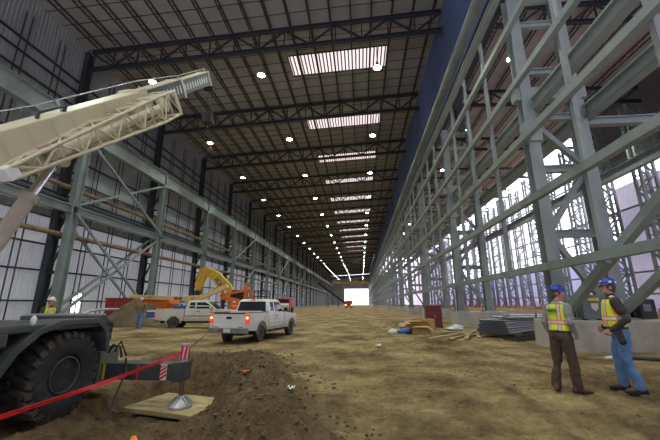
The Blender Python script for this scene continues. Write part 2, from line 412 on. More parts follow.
# skylights: one per bay
proto=None
for i in range(1,NB):
    a,b=sky_y(i); lab=f'long pinkish white daylit skylight, {ordn(i)} along the roof from the camera'
    if proto is None:
        t=thing('roof_skylight',lab,'skylight',(0,a,roofz(0)+.6),group='row of roof skylights'); sl=.0493
        p=MB(); p.add([(SKX0,0,SKX0*sl+.05),(SKX1,0,SKX1*sl+.05),(SKX1,b-a,SKX1*sl+.05),(SKX0,b-a,SKX0*sl+.05)],[(0,1,2,3)]); p.build('panel',M['skylight'],t,fix=False)
        p=MB(); n=27
        for k in range(n):
            x=SKX0+(k+.5)*(SKX1-SKX0)/n; p.beam((x,0,x*sl),(x,b-a,x*sl),.15,.07)
        tag(p.build('rib',M['rib'],t),kind='stuff')
        p=MB()
        for y in (0,b-a): p.beam((SKX0,y,SKX0*sl),(SKX1,y,SKX1*sl),.1,.16)
        for x in (SKX0,SKX1): p.beam((x,0,x*sl),(x,b-a,x*sl),.1,.16)
        p.build('frame',M['joist'],t); proto=t
    else: clone(proto,(0,a,roofz(0)+.6),None,lab)

# ------------------------------------------------------------------ roof trusses
def make_truss(name,label,x0,x1,panels,dep,group):
    t=thing(name,label,'truss',(0,0,0),group=group)
    z=lambda x:roofz(x)
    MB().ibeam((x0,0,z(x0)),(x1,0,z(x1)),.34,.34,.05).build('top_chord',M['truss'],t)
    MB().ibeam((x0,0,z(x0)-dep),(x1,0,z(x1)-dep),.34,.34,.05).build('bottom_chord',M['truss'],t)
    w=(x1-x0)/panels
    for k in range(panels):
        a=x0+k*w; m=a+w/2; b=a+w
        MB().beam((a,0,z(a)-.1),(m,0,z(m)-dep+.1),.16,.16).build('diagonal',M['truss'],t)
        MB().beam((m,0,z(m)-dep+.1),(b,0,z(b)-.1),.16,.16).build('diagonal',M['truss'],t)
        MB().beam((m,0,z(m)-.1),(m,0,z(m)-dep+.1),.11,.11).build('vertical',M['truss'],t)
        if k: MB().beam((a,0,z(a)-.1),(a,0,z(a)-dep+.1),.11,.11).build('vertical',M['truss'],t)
    return t
tr=make_truss('roof_truss','x',-26.3,8.05,7,2.05,'main hall roof trusses')
for i in range(0,NB+1):
    lab=f'dark steel roof truss spanning the main hall, {ordn(i+1)} in line from the camera'
    if i==0: tr.location.y=BY(0); tr['label']=lab
    else: clone(tr,(0,BY(i),0),None,lab)
ta=make_truss('aisle_roof_truss','x',8.4,XA-.2,6,1.9,'side aisle roof trusses')
for i in range(0,15):
    lab=f'dark steel roof truss over the side aisle, {ordn(i+1)} in line from the camera'
    if i==0: ta.location.y=BY(0); ta['label']=lab
    else: clone(ta,(0,BY(i),0),None,lab)
# bar joists
def joist_mb(mb,x,y,z):
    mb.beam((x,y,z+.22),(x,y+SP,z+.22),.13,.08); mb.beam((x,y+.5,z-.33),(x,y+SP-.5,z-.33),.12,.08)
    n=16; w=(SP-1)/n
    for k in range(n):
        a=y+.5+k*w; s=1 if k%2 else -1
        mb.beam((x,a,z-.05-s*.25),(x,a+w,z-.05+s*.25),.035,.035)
JX=[-25.4+1.93*k for k in range(18)]
AX=[10.1+1.93*k for k in range(13)]
mb=MB(); joist_mb(mb,0,0,0)
jp=mb.build('roof_joist',M['joist']); tag(jp,'x','joist','main hall roof joists'); first=True
for i in range(0,11):
    for k,x in enumerate(JX):
        o=jp if first else jp.copy()
        if not first: COL.objects.link(o)
        first=False; o.location=(x,BY(i),roofz(x)+.28)
        o['label']=f'dark bar joist, {ordn(k+1)} from left wall, {ordn(i+1)} main roof bay from camera'
        o['group']='main hall roof joists'
for i in range(0,7):
    for k,x in enumerate(AX):
        o=jp.copy(); COL.objects.link(o); o.location=(x,BY(i),roofz(x)+.28); o['group']='side aisle roof joists'
        o['label']=f'dark bar joist, {ordn(k+1)} beyond blue wall, {ordn(i+1)} side aisle bay from camera'
mb=MB()
for i in range(-2,NB):
    if 0<=i<11: continue
    for x in JX: mb.beam((x,BY(i),roofz(x)+.5),(x,BY(i)+SP,roofz(x)+.5),.13,.08); mb.beam((x,BY(i)+.5,roofz(x)-.05),(x,BY(i)+SP-.5,roofz(x)-.05),.12,.08)
for i in range(7,15):
    for x in AX: mb.beam((x,BY(i),roofz(x)+.5),(x,BY(i)+SP,roofz(x)+.5),.13,.08)
tag(mb.build('distant_roof_joists',M['joist']),'mass of far roof joists fading toward the end of the hall','joists',kind='stuff')

# ------------------------------------------------------------------ lamps
LAMPZ=22.5
def lamp_proto(stem):
    LP=thing('high_bay_lamp','x','lamp')
    MB().lathe([(.02,.42),(.10,.40),(.13,.25),(.15,.1),(.30,-.05),(.36,-.22),(.35,-.23),(.29,-.06),(.1,.06)],(0,0,0),n=20).build('housing',M['lamp_body'],LP,smooth=True)
    MB().lathe([(.001,-.13),(.2,-.14),(.33,-.19),(.33,-.20),(.2,-.23),(.001,-.24)],(0,0,0),n=20).build('lens',M['lens'],LP,smooth=True)
    MB().tube((0,0,.4),(0,0,stem),.03,n=8).build('stem',M['lamp_body'],LP)
    return LP
def lamp(pr,x,y,lab,group,spot=0):
    o=pr if pr['label']=='x' else clone(pr,None,None,lab); o.location=(x,y,LAMPZ); o['label']=lab; o['group']=group
    if spot:
        ld=bpy.data.lights.new('lamp_light','SPOT'); ld.energy=spot; ld.spot_size=radians(125); ld.spot_blend=.5; ld.color=(.90,1,.86); ld.shadow_soft_size=.35
        lo=bpy.data.objects.new('lamp_light',ld); COL.objects.link(lo); lo.parent=o; lo.location=(0,0,-.32)
ROWS=[(-19.4,'left'),(-8.75,'middle'),(2.0,'right')]
LAMPW=1300
PR={x:lamp_proto(roofz(x)-2.2-LAMPZ) for x in (-19.4,-8.75,2.0,13.6,29)}
for x in PR: tree(PR[x])
for i in range(1,NB):
    for x,nm in ROWS:
        lamp(PR[x],x,BY(i),f'round glowing high-bay lamp, {ordn(i)} from camera in the {nm} row of main roof','high bay lamps of the main hall',LAMPW if i<=8 else (LAMPW*2 if i%2 else 0))
for i in range(0,13):
    for x,nm in ((13.6,'near'),(29,'far')):
        lamp(PR[x],x,BY(i),f'round glowing high-bay lamp, {ordn(i+1)} from camera in the {nm} row of side aisle','high bay lamps of the side aisle',LAMPW*.8 if i<=5 else 0)
# lamps behind the viewpoint light the foreground
for i in (-1,0):
    for x,nm in ROWS: lamp(PR[x],x,BY(i),f'round high-bay lamp overhead near the camera, {nm} row, {"behind" if i<0 else "above"} viewpoint','high bay lamps of the main hall',LAMPW)

# ------------------------------------------------------------------ left column row
def xsec(p,q,w,h,t=.06): return MB().ibeam(p,q,w,h,t,up=(0,1,0))
lc=thing('wall_side_column','x','column')
xsec((0,0,-.5),(0,0,16.4),.55,.75,.06).build('front_shaft',M['steel_left'],lc)
dx=XW-XL
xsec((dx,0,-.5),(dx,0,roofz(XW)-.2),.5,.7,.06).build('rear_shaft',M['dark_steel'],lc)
zz=[1.2,4.2,7.2,10.2,13.2,16.0]
for a,b in zip(zz,zz[1:]):
    MB().beam((dx,0,a),(0,0,a),.16,.2).build('strut',M['dark_steel'],lc)
    MB().beam((dx+.1,0,a+.1),(-.1,0,b-.1),.15,.15).build('lacing_bar',M['dark_steel'],lc)
MB().box((0,0,16.3),(.7,.9,.14)).build('cap_plate',M['steel_left'],lc)
MB().box((dx*.45,0,.12),(2.6,1.0,.5)).build('base_plate',M['concrete'],lc)
for i in range(0,NB+1):
    lab=f'grey-green steel column with darker laced rear shaft, {ordn(i+1)} in left row from camera'
    if i==0: lc.location=(XL,BY(0),0); lc['label']=lab; lc['group']='columns along the left wall'
    else: clone(lc,(XL,BY(i),0),None,lab)
def longbeam(name,label,cat,x,z,w,h,m,t=.06,fn='i',y0=YB,y1=None,group=None):
    y1=y1 or YEND-.3; mb=MB()
    if fn=='i': mb.ibeam((x,y0,z),(x,y1,z),w,h,t)
    elif fn=='tube': mb.tube((x,y0,z),(x,y1,z),w/2,n=16)
    else: mb.beam((x,y0,z),(x,y1,z),w,h)
    return tag(mb.build(name,m,smooth=(fn=='tube')),label,cat,group)
t=thing('crane_runway_girder','deep grey-green crane runway girder along top of the left column row','girder',(XL,0,17.25))
MB().ibeam((0,YB,0),(0,YEND-.3,0),.62,1.6,.07).build('girder',M['steel_left'],t)
MB().beam((0,YB,.88),(0,YEND-.3,.88),.12,.15).build('rail',M['dark_steel'],t)
mb=MB()
for i in range(-1,NB+1): mb.box((.05,BY(i),0),(.56,.14,1.46))
tag(mb.build('stiffener',M['steel_left'],t),kind='stuff')
longbeam('walkway_beam','grey-green beam at mid height of the left column row','beam',XL,9.67,.5,.72,M['steel_left'])
longbeam('cable_tray','dark cable tray just above the left mid-height beam','tray',XL-.55,10.5,.35,.22,M['dark_steel'],fn='b')
longbeam('steam_pipe','upper brown pipe running along the left wall','pipe',XL-.55,11.68,.42,.42,M['pipe_brown'],fn='tube',group='brown pipes on the left wall')
longbeam('steam_pipe','lower brown pipe running along the left wall','pipe',XL-.55,7.45,.42,.42,M['pipe_brown'],fn='tube',group='brown pipes on the left wall')
longbeam('service_pipe','thin dark pipe under the upper brown pipe on left wall','pipe',XL-.9,10.95,.22,.22,M['dark_steel'],fn='tube')
for k,z in enumerate([1.9,4.4,6.6,9.0,12.9,15.0,18.9,20.0,21.5,22.6]):
    longbeam('wall_girt',f'dark horizontal wall girt, {ordn(k+1)} up from the ground on left wall','girt',XW-.38,z,.16,.14,M['dark_steel'],fn='b',group='girts of the left wall')
wp=thing('wind_post','x','post',group='slim wind posts of the left wall')
for s in (-.28,.28): MB().beam((0,s,-.3),(0,s,24.9),.07,.07).build('rail',M['dark_steel'],wp)
n=0
for i in range(0,NB-4):
    for q in (.28,.53,.78):
        n+=1; y=BY(i)+SP*q; lab=f'slim dark paired wind post on left wall, {ordn(n)} from camera'
        if n==1: wp.location=(XW-.15,y,0); wp['label']=lab
        else: clone(wp,(XW-.15,y,0),None,lab)
# cross bracing in the left row
def brace(name,p,q,w,h,m,label,group='diagonal braces of the left row'):
    a=V(p); b=V(q); return tag(MB().beam(a,b,w,h).build(name,m),label,'brace',group)
def lb(i,j,za,zb,lab,x=XL+.3): brace('diagonal_brace',(x,BY(i)+.1,za),(x,BY(j)-.1,zb),.2,.2,M['steel_left'],lab)
lb(2,3,9.3,.5,'lower diagonal brace falling to the dirt pile in the nearest braced left bay')
lb(2,3,.5,9.3,'lower diagonal brace rising away in the nearest braced left bay',XL+.05)
lb(2,3,16.4,10.1,'upper diagonal brace falling away in the nearest braced left bay')
lb(2,3,10.1,16.4,'upper diagonal brace rising away in the nearest braced left bay',XL+.05)
lb(2,3,9.3,.5,'second lower diagonal brace, parallel behind the first, in nearest braced left bay',XW+.25)
lb(2,3,.5,9.3,'rear lower diagonal brace rising away in nearest braced left bay',XW+.45)
for a,nm in ((5,'second'),(8,'third'),(11,'fourth')):
    lb(a,a+1,10.1,16.4,f'upper diagonal brace rising away in the {nm} braced left bay')
    lb(a,a+1,.5,9.3,f'lower diagonal brace rising away in the {nm} braced left bay')

# ------------------------------------------------------------------ right column row
rc=thing('twin_leg_column','x','column',group='columns of the right row')
g=XR2-XR1
for x in (0,g):
    xsec((x,0,1.0),(x,0,9.9 if x else 15.6),.46,.50,.06).build('leg',M['steel'],rc)
    MB().box((x,0,1.03),(.95,.95,.09)).build('base_plate',M['steel'],rc)
    for a in (-.33,.33):
        for b in (-.33,.33): MB().tube((x+a,b,1.0),(x+a,b,1.3),.035,n=8).build('anchor_bolt',M['dark_steel'],rc)
xsec((g,0,9.9),(g,0,15.6),.4,.42,.05).build('upper_leg',M['steel'],rc)
xsec((1.4,0,15.4),(1.4,0,roofz(8.7)-.1),.55,.6,.06).build('roof_post',M['dark_steel'],rc)
for z in (4.2,6.9,9.25,11.5,14.0,15.4): MB().ibeam((0,0,z),(g,0,z),.24,.30,.04).build('strut',M['steel'],rc)
for a,b,s in ((1.35,4.0,-1),(4.4,6.7,1),(7.1,9.0,-1),(11.7,13.8,1)):
    MB().beam((.2,0,a if s>0 else b),(g-.2,0,b if s>0 else a),.2,.2).build('diagonal',M['steel'],rc)
MB().box((g*.5,0,10.35),(g+.9,.4,.6)).build('haunch',M['steel'],rc,bevel=.03)
MB().box((.0,-.1,8.5),(.6,.55,.9)).build('bracket',M['steel'],rc,bevel=.03)
for i in range(0,NB+1):
    lab=f'grey twin-leg steel column with cross struts, {ordn(i+1)} in right row from camera'
    if i==0: rc.location=(XR1,BY(0),0); rc['label']=lab
    else: clone(rc,(XR1,BY(i),0),None,lab)
# concrete piers
pr=MB(); pr.prism([(6.75,-.7),(10.75,-.7),(10.45,.3),(10.25,1.0),(6.8,1.0)],-1.0,1.0)
po=pr.build('concrete_pier',M['concrete'],bevel=.04)
for i in range(0,NB+1):
    o=po if i==0 else po.copy()
    if i: COL.objects.link(o)
    o.location=(0,BY(i),0)
    tag(o,f'pale stained concrete pier under right-row column, {ordn(i+1)} from camera','pier','concrete piers of the right row')
XF=6.88
GZ=[2.9,5.6,8.2,10.75,13.5]
for k,z in enumerate(GZ):
    longbeam('long_girt',f'long grey girt across the right columns, {ordn(k+1)} up from ground','girt',XF,z,.22,.27,M['steel'],fn='b',group='long girts of the right row')
t=thing('crane_runway_girder','grey crane runway girder on top of the right column row below blue wall','girder',(XR1,0,16.4))
MB().ibeam((0,YB,.2),(0,YEND-.3,.2),.5,1.1,.07).build('girder',M['dark_steel'],t)
MB().beam((0,YB,.83),(0,YEND-.3,.83),.12,.15).build('rail',M['dark_steel'],t)
MB().beam((-.62,YB,.78),(-.62,YEND-.3,.78),.5,.06).build('walkway',M['steel'],t)
MB().beam((-.86,YB,1.0),(-.86,YEND-.3,1.0),.1,.16).build('kick_plate',M['steel'],t)
MB().ibeam((-.62,YB,-.9),(-.62,YEND-.3,-.9),.3,.4,.05).build('lower_rail',M['steel'],t)
longbeam('aisle_runway_beam','heavy grey box beam between the legs of right columns','beam',XR1+.3,9.8,.36,.56,M['steel'],t=.08,group='aisle runway beams')
longbeam('aisle_runway_beam','heavy grey box beam on the aisle side of right columns','beam',XR2+.3,9.3,.36,.62,M['steel'],t=.08,group='aisle runway beams')
gp=MB().beam((0,0,2.7),(0,0,15.9),.16,.16,up=(0,1,0)).build('girt_post',M['steel']); n=0
for i in range(0,18):
    for q in (1,2,3):
        n+=1; o=gp if n==1 else gp.copy()
        if n>1: COL.objects.link(o)
        o.location=(XF+.22,BY(i)+SP*q/4,0)
        tag(o,f'slim grey vertical post tying the right girts, {ordn(n)} from camera','post','slim posts of the right row')
def rb(p,q,lab,w=.24): tag(MB().beam(p,q,w,w).build('diagonal_brace',M['steel']),lab,'brace','diagonal braces of the right row')
rb((XR1+.1,BY(1)-.3,1.3),(XR1+.1,BY(0)+.4,8.4),'big diagonal brace rising right from the foot of the front leg behind men')
rb((XR2,BY(1)-.3,1.3),(XR2,BY(0)+.4,8.4),'big diagonal brace rising right from the foot of the rear leg')
for i in (4,7,10):
    rb((XR1+.1,BY(i)+.3,1.3),(XR1+.1,BY(i+1)-.4,8.4),f'diagonal brace between right columns {ordn(i+1)} and {ordn(i+2)} from camera')

tag(MB().ibeam((XR2+.3,BY(1),8.95),(31.8,BY(1),8.95),.3,.34,.04).build('cross_beam',M['steel']),'level grey beam crossing the side aisle from the nearest twin-leg column','beam')
# ------------------------------------------------------------------ side aisle: lattice columns, girders, girts
lt=thing('lattice_column','x','column',group='lattice columns of the side aisle')
hw=.75
for sx in (-1,1):
    for sy in (-.45,.45): MB().beam((sx*hw,sy,-.3),(sx*hw,sy,24.6),.26,.26,up=(0,1,0)).build('chord',M['steel'],lt)
mb=MB()
nn=14; dz=24.4/nn
for sy in (-.45,.45):
    for k in range(nn):
        s=1 if k%2 else -1; mb.beam((s*hw,sy,k*dz),(-s*hw,sy,(k+1)*dz),.17,.17); mb.beam((-hw,sy,k*dz+.1),(hw,sy,k*dz+.1),.14,.14)
mb.build('lacing',M['steel'],lt)
MB().box((0,0,.35),(2.4,2.0,1.3)).build('footing',M['concrete'],lt,bevel=.05)
n=0
for i in [1+.5*q for q in range(26)]:
    n+=1; lab=f'grey lattice column at the far side of the aisle, {ordn(n)} from camera'
    if n==1: lt.location=(32.6,BY(i),0); lt['label']=lab
    else: clone(lt,(32.6,BY(i),0),None,lab)
longbeam('aisle_crane_girder','long grey crane girder on the lattice columns of the side aisle','girder',31.35,16.9,.6,1.3,M['steel'],y0=5)
for k,z in enumerate([2.6,5.2,7.7]): longbeam('aisle_wall_girt',f'grey girt on far aisle wall, {ordn(k+1)} up from ground','girt',XA-.25,z,.2,.22,M['steel'],fn='b',y0=5,y1=190,group='girts of the aisle wall')
for k,z in enumerate([10.4,13.2,19.5,22.5]): longbeam('aisle_wall_girt',f'grey girt on far aisle wall, {ordn(k+4)} up from ground','girt',XA-.25,z,.2,.22,M['steel'],fn='b',y0=5,y1=190,group='girts of the aisle wall')

# bridge crane and far end things
t=thing('bridge_crane','brown overhead bridge crane spanning the hall near its bright far end','crane',(0,280,0))
for dy in (-1.6,1.6): MB().beam((XL,dy,18.6),(XR1,dy,18.2),1.0,2.0).build('bridge_girder',M['crane_beige'],t)
for x in (XL,XR1): MB().bb((x-.6,-3,17.7),(x+.6,3,18.6)).build('end_truck',M['crane_beige'],t)
MB().bb((-1.5,-2,19.3),(1.5,2,21)).build('trolley',M['dark_steel'],t)
t=thing('inclined_conveyor','dark sloping conveyor left of the bright far opening','conveyor',(-18,165,0))
MB().beam((-3,0,11.5),(12,0,.6),1.2,1.0).build('boom',M['dark_steel'],t)
for x,z in ((2,7.4),(7,3.8)): MB().beam((x,0,-.2),(x,0,z),.4,.4).build('support',M['dark_steel'],t)

# ------------------------------------------------------------------ mobile crane
def smoothrot(v,a): return V((v.x*cos(a)-v.y*sin(a),v.x*sin(a)+v.y*cos(a),v.z))
GC=-.42
cr=thing('mobile_crane','cream-boomed mobile crane with dark carrier and huge tyre at lower left','mobile crane',(-6.45,5.0,GC))
O=V((-6.45,5.0,GC))
def L(*p): return V(p)-O
# tyre: lathe with lugs, axis X ; hub centre world (-5.35,5.73,.42)
def crane_wheel(c,side):
    r=.72; w=.58
    mb=MB(); prof=[(.31,w*.38),(.34,w*.46),(.44,w*.51),(.56,w*.51),(.64,w*.47),(.675,w*.40),(.685,w*.25),(.685,-w*.25),(.675,-w*.40),(.64,-w*.47),(.56,-w*.51),(.44,-w*.51),(.34,-w*.46),(.31,-w*.38)]
    mb.lathe(prof,c,'X',64)
    ty=mb.build('tyre',M['rubber'],cr,smooth=True)
    lg=MB(); n=26
    for k in range(n):
        for s in (-1,1):
            a=2*pi*(k+(.5 if s>0 else 0))/n
            pts=[]
            for t,(ax,da) in enumerate(((0.02,0),(.16,.06),(.265,.15))):
                aa=a+da; pts.append(V(c)+V((s*ax*w/.62,cos(aa)*.69,sin(aa)*.69)))
            for p,q in zip(pts,pts[1:]):
                rad=((p+q)/2-V(c)); rad.x=0; lg.beam(p,q,.10,.05,up=rad.normalized())
            aa=a+.19; q=V(c)+V((s*.278,cos(aa)*.605,sin(aa)*.605)); p=pts[-1]
            lg.beam(p,q,.10,.035,up=V((s,0,0)))
    lg.build('tread_lug',M['rubber_mud'],ty)['kind']='stuff'
    d=side
    rim=MB().lathe([(.315,d*.20),(.30,d*.26),(.28,d*.265),(.26,d*.19),(.235,d*.10),(.22,d*.05),(.19,d*.02),(.18,d*.10),(.16,d*.13),(.11,d*.135),(.09,d*.18),(.001,d*.19)],c,'X',48).build('rim',M['crane_grey'],cr,smooth=True)
    nb=MB()
    for k in range(12):
        a=2*pi*k/12; nb.tube(V(c)+V((d*.04,cos(a)*.205,sin(a)*.205)),V(c)+V((d*.09,cos(a)*.205,sin(a)*.205)),.022,n=6)
    nb.build('wheel_nut',M['dark_steel'],rim)['kind']='stuff'
for x,s in ((-5.36,1),(-7.54,-1)):
    for y in (5.73,2.0): crane_wheel(L(x,y,.42),s)
# carrier frame and deck
MB().bb(L(-7.2,-.5,.35),L(-5.75,6.9,1.0)).build('carrier_frame',M['crane_grey'],cr,bevel=.04)
mb=MB(); mb.bb(L(-7.75,-.5,1.18),L(-5.02,6.35,1.30)); mb.bb(L(-5.16,-.5,1.0),L(-5.02,4.55,1.2)); 
mb.build('deck',M['crane_grey'],cr,bevel=.03)
# fender over the wheel: angular arch
ar=[(4.40,.62),(4.62,.95),(4.95,1.22),(5.35,1.34),(6.2,1.34),(6.48,1.15),(6.55,.70),(6.47,.70),(6.38,1.08),(6.15,1.25),(5.38,1.25),(5.02,1.14),(4.72,.90),(4.52,.60)]
fx=MB().prism([(y-O.y,z-O.z) for y,z in ar],-5.72-O.x,-4.98-O.x,ax='X').build('fender',M['crane_grey'],cr,bevel=.015)
MB().prism([(y-O.y,z-O.z) for y,z in ar],-7.92-O.x,-7.18-O.x,ax='X').build('fender',M['crane_grey'],cr,bevel=.015)
MB().ell(L(-5.0,4.85,1.36),(.05,.03,.075)).build('marker_lamp',M['white'],cr,smooth=True)
# side tool box ahead of the wheel, step plates
MB().bb(L(-5.8,3.0,.30),L(-5.05,4.35,1.0)).build('tool_box',M['crane_grey'],cr,bevel=.03)
mb=MB(); mb.prism([(6.38-O.y,.84-O.z),(6.95-O.y,.84-O.z),(7.0-O.y,1.20-O.z),(6.72-O.y,1.38-O.z),(6.38-O.y,1.38-O.z)],-6.9-O.x,-5.3-O.x,ax='X')
eh=mb.build('engine_hood',M['crane_grey'],cr,bevel=.03)
mb=MB()
for k in range(7):
    for j in range(3): mb.bb(L(-5.295,6.42+k*.075,.88+j*.13),L(-5.27,6.475+k*.075,.97+j*.13))
mb.build('louvre',M['black'],eh)['kind']='stuff'
mb=MB()
for k in range(12): x=-6.75+k*.13; mb.beam(L(x,6.42,1.395),L(x,6.72,1.395),.03,.03)
for k in range(5): y=6.44+k*.06; mb.beam(L(-6.8,y,1.40),L(-5.32,y,1.40),.02,.03)
mb.build('top_grating',M['galv'],eh)
mb=MB()
for k in range(12): x=-6.75+k*.125; mb.beam(L(x,6.74,1.385),L(x,6.99,1.225),.03,.03)
mb.build('sloped_grating',M['galv'],eh)
MB().path([L(-5.9,6.8,1.38),L(-5.85,6.95,1.46),L(-5.7,7.1,1.49),L(-5.4,7.2,1.49)],.028).build('exhaust_pipe',M['galv'],cr,smooth=True)
# outrigger
yb=7.30
MB().bb(L(-7.6,yb-.34,-.06),L(-5.62,yb+.34,.70)).build('outrigger_box',M['crane_grey'],cr,bevel=.03)
MB().bb(L(-5.62,yb-.28,-.03),L(-5.52,yb+.28,.62)).build('outrigger_collar',mat('olive_collar',(.16,.17,.12),.6),cr,bevel=.02)
obm=MB().bb(L(-5.55,yb-.2,.06),L(-3.80,yb+.2,.385)).build('outrigger_beam',M['crane_grey'],cr,bevel=.015)
MB().bb(L(-5.49,yb-.206,.06),L(-5.43,yb-.2,.38)).build('yellow_mark',M['yellow_label'],obm)
MB().bb(L(-4.72,yb-.206,.06),L(-4.68,yb-.2,.38)).build('red_mark',M['tape'],obm)
mb=MB(); mb.bb(L(-4.20,yb-.207,.07),L(-4.06,yb-.2,.38)); wp_=mb.build('hazard_plate',M['white'],obm)
mb=MB()
for k in range(4):
    z=.07+k*.075; mb.add([L(-4.20,yb-.209,z),L(-4.06,yb-.209,min(z+.09,.38)),L(-4.06,yb-.209,min(z+.13,.38)),L(-4.20,yb-.209,z+.05)],[(0,1,2,3)])
mb.build('hazard_stripe',M['tape'],wp_,fix=False)
MB().bb(L(-3.95,yb-.21,.03),L(-3.73,yb+.21,.41)).build('jack_housing',M['crane_grey'],cr,bevel=.02)
MB().tube(L(-3.81,yb,.40),L(-3.81,yb,.76),.095,n=20).build('jack_cap',M['galv'],cr,smooth=True)
jc=MB().tube(L(-3.81,yb,.46),L(-3.81,yb,.72),.102,n=20).build('jack_sleeve',M['tape'],cr,smooth=True)
mb=MB()
for k in range(3): a=-2.4+k*.8; mb.add([L(-3.81+cos(a+d)*.105,yb+sin(a+d)*.105,z) for d,z in ((0,.47),(.3,.47),(.55,.71),(.25,.71))],[(0,1,2,3)])
mb.build('white_stripe',M['white'],jc,fix=False)
ZP=-.47
MB().tube(L(-3.81,yb,.04),L(-3.81,yb,ZP+.2),.055,n=16).build('jack_rod',M['chrome'],cr,smooth=True)
fo=MB().lathe([(.02,.22),(.07,.215),(.08,.17),(.235,.05),(.25,.03),(.25,0),(.02,0)],L(-3.81,yb,ZP),n=24).build('jack_float',M['galv'],cr,smooth=True)
mb=MB()
for k in range(12):
    a=2*pi*k/12; d=V((cos(a),sin(a),0)); c=L(-3.81,yb,ZP); mb.beam(c+d*.085+V((0,0,.19)),c+d*.235+V((0,0,.06)),.02,.035)
mb.build('float_rib',M['galv'],fo)
mb=MB(); mb.path([L(-5.4,yb-.22,.60),L(-5.3,yb-.24,.76),L(-5.15,yb-.22,.72),L(-5.1,yb-.2,.50)],.025); mb.path([L(-5.35,yb-.1,.6),L(-5.2,yb-.15,.82),L(-5.05,yb-.12,.52)],.02)
mb.build('hydraulic_hose',M['rubber'],cr,smooth=True)
# turret (mostly off to the left)
MB().lathe([(.8,0),(.8,.16),(.7,.2),(.7,.3)],L(-6.6,3.6,1.3),n=32).build('slew_ring',M['crane_grey'],cr,smooth=True)
mb=MB(); mb.prism([(1.6-O.y,1.55-O.z),(4.6-O.y,1.55-O.z),(4.6-O.y,1.8-O.z),(3.3-O.y,2.7-O.z),(2.3-O.y,2.9-O.z),(1.6-O.y,2.2-O.z)],-7.4-O.x,-7.15-O.x,ax='X'); mb.prism([(1.6-O.y,1.55-O.z),(4.6-O.y,1.55-O.z),(4.6-O.y,1.8-O.z),(3.3-O.y,2.7-O.z),(2.3-O.y,2.9-O.z),(1.6-O.y,2.2-O.z)],-6.65-O.x,-6.4-O.x,ax='X')
mb.bb(L(-7.4,.2,1.55),L(-6.1,1.7,2.5)); mb.build('turret',M['cream'],cr,bevel=.03)
# boom
B0=V((-6.46,2.8,2.16)); bd=V((.003,.714,.700)).normalized(); _,bs,bu=frame(bd)
def B(t,s=0,u=0): return B0+bd*t+bs*s+bu*u-O
bo=MB().taper(B(-.5),B(7.5),.66,.86,.60,.70,up=bu).build('boom_base_section',M['cream'],cr,bevel=.03)
mb=MB()
for k in range(9): t=2.9+k*.55; mb.beam(B(t,.325,-.33),B(t,.315,.33),.035,.03,up=bd)
mb.build('side_rib',M['cream'],bo)['kind']='stuff'
mb=MB(); mb.beam(B(3.9,.2,.50),B(4.6,.2,.48),.04,.04,up=bu); mb.box(B(3.9,.2,.46),(.05,.05,.16)); mb.box(B(4.6,.2,.44),(.05,.05,.16))
mb.build('grab_rail',M['dark_steel'],bo)
mb=MB(); mb.beam(B(7.2,.32,0),B(7.52,.32,0),.06,.74,up=bu); mb.beam(B(7.2,-.32,0),B(7.52,-.32,0),.06,.74,up=bu); mb.beam(B(7.2,0,.37),B(7.52,0,.37),.68,.05,up=bu)
mb.build('wear_collar',M['cream'],bo)
def section(t0,t1,w,h):
    o=MB().beam(B(t0,0,.03),B(t1,0,.03),w,h,up=bu).build('boom_section',M['navy'],cr,bevel=.02)
    MB().beam(B(t0,0,.03+h/2+.012),B(t1,0,.03+h/2+.012),w*.98,.025,up=bu).build('top_plate',M['cream'],o)
    mb=MB(); n=int((t1-t0)/.22)
    for k in range(n):
        t=t0+.2+k*.22
        c=B(t,w/2+.004,.03); ring=[c+bd*cos(a)*.055+bu*sin(a)*h*.26 for a in [2*pi*q/14 for q in range(14)]]
        mb.add(ring,[tuple(range(14))])
    mb.build('oval_recess',M['galv'],o,fix=False)['kind']='stuff'
    MB().beam(B(t1-.12,0,.03),B(t1,0,.03),w+.06,h+.08,up=bu).build('end_collar',M['cream'],o)
section(7.5,9.95,.54,.58); section(9.95,12.5,.46,.50)
hd=MB(); 
for s in (-.2,.2): hd.prism([(0,0)]*0 or [(0,0),(1,0),(1,1)],0,0) if False else hd.taper(B(12.55,s,.05),B(12.95,s,-.14),.04,.5,.04,.62,up=bu)
hd.build('boom_head',M['dark_steel'],cr)
mb=MB(); mb.tube(B(12.75,-.2,-.34),B(12.75,.2,-.34),.17,n=20); mb.tube(B(12.85,-.2,.16),B(12.85,.2,.16),.13,n=20); mb.build('sheave',M['black'],cr,smooth=True)
for t in (4.6,7.6,10.1,12.4):
    MB().tube(B(t,.1,.3),B(t,.1,.62 if t<7 else .45),.03,n=8).build('line_guide',M['galv'],cr)
# hoist line and hook block
hk=B(12.8,0,-.5)
hb=V((hk.x,hk.y,6.55+1.55-GC+.1)); hb.z=hk.z-1.35
mb=MB()
for s in (-.08,.08): mb.tube(hk+V((s,0,.1)),hb+V((s,0,.2)),.012,n=6)
mb.build('hoist_rope',M['dark_steel'],cr)
hbk=MB().bb(hb-V((.2,.16,.25)),hb+V((.2,.16,.25))).build('hook_block',M['black'],cr,bevel=.05)
MB().path([hb+V((0,0,-.25)),hb+V((0,0,-.42)),hb+V((.09,0,-.52)),hb+V((.02,0,-.64)),hb+V((-.09,0,-.56))],.03).build('hook',M['dark_steel'],hbk,smooth=True)
b2=V((hk.x+.05,hk.y+.4,hk.z-2.75))
MB().tube(B(12.7,.3,.0),b2+V((0,0,.3)),.012,n=6).build('hoist_rope',M['dark_steel'],cr)
hbb=MB().ell(b2,(.12,.12,.17)).build('headache_ball',M['black'],cr,smooth=True)
MB().tube(b2+V((0,0,.15)),b2+V((0,0,.38)),.06,.03,n=12).build('swivel',M['tape'],hbb,smooth=True)
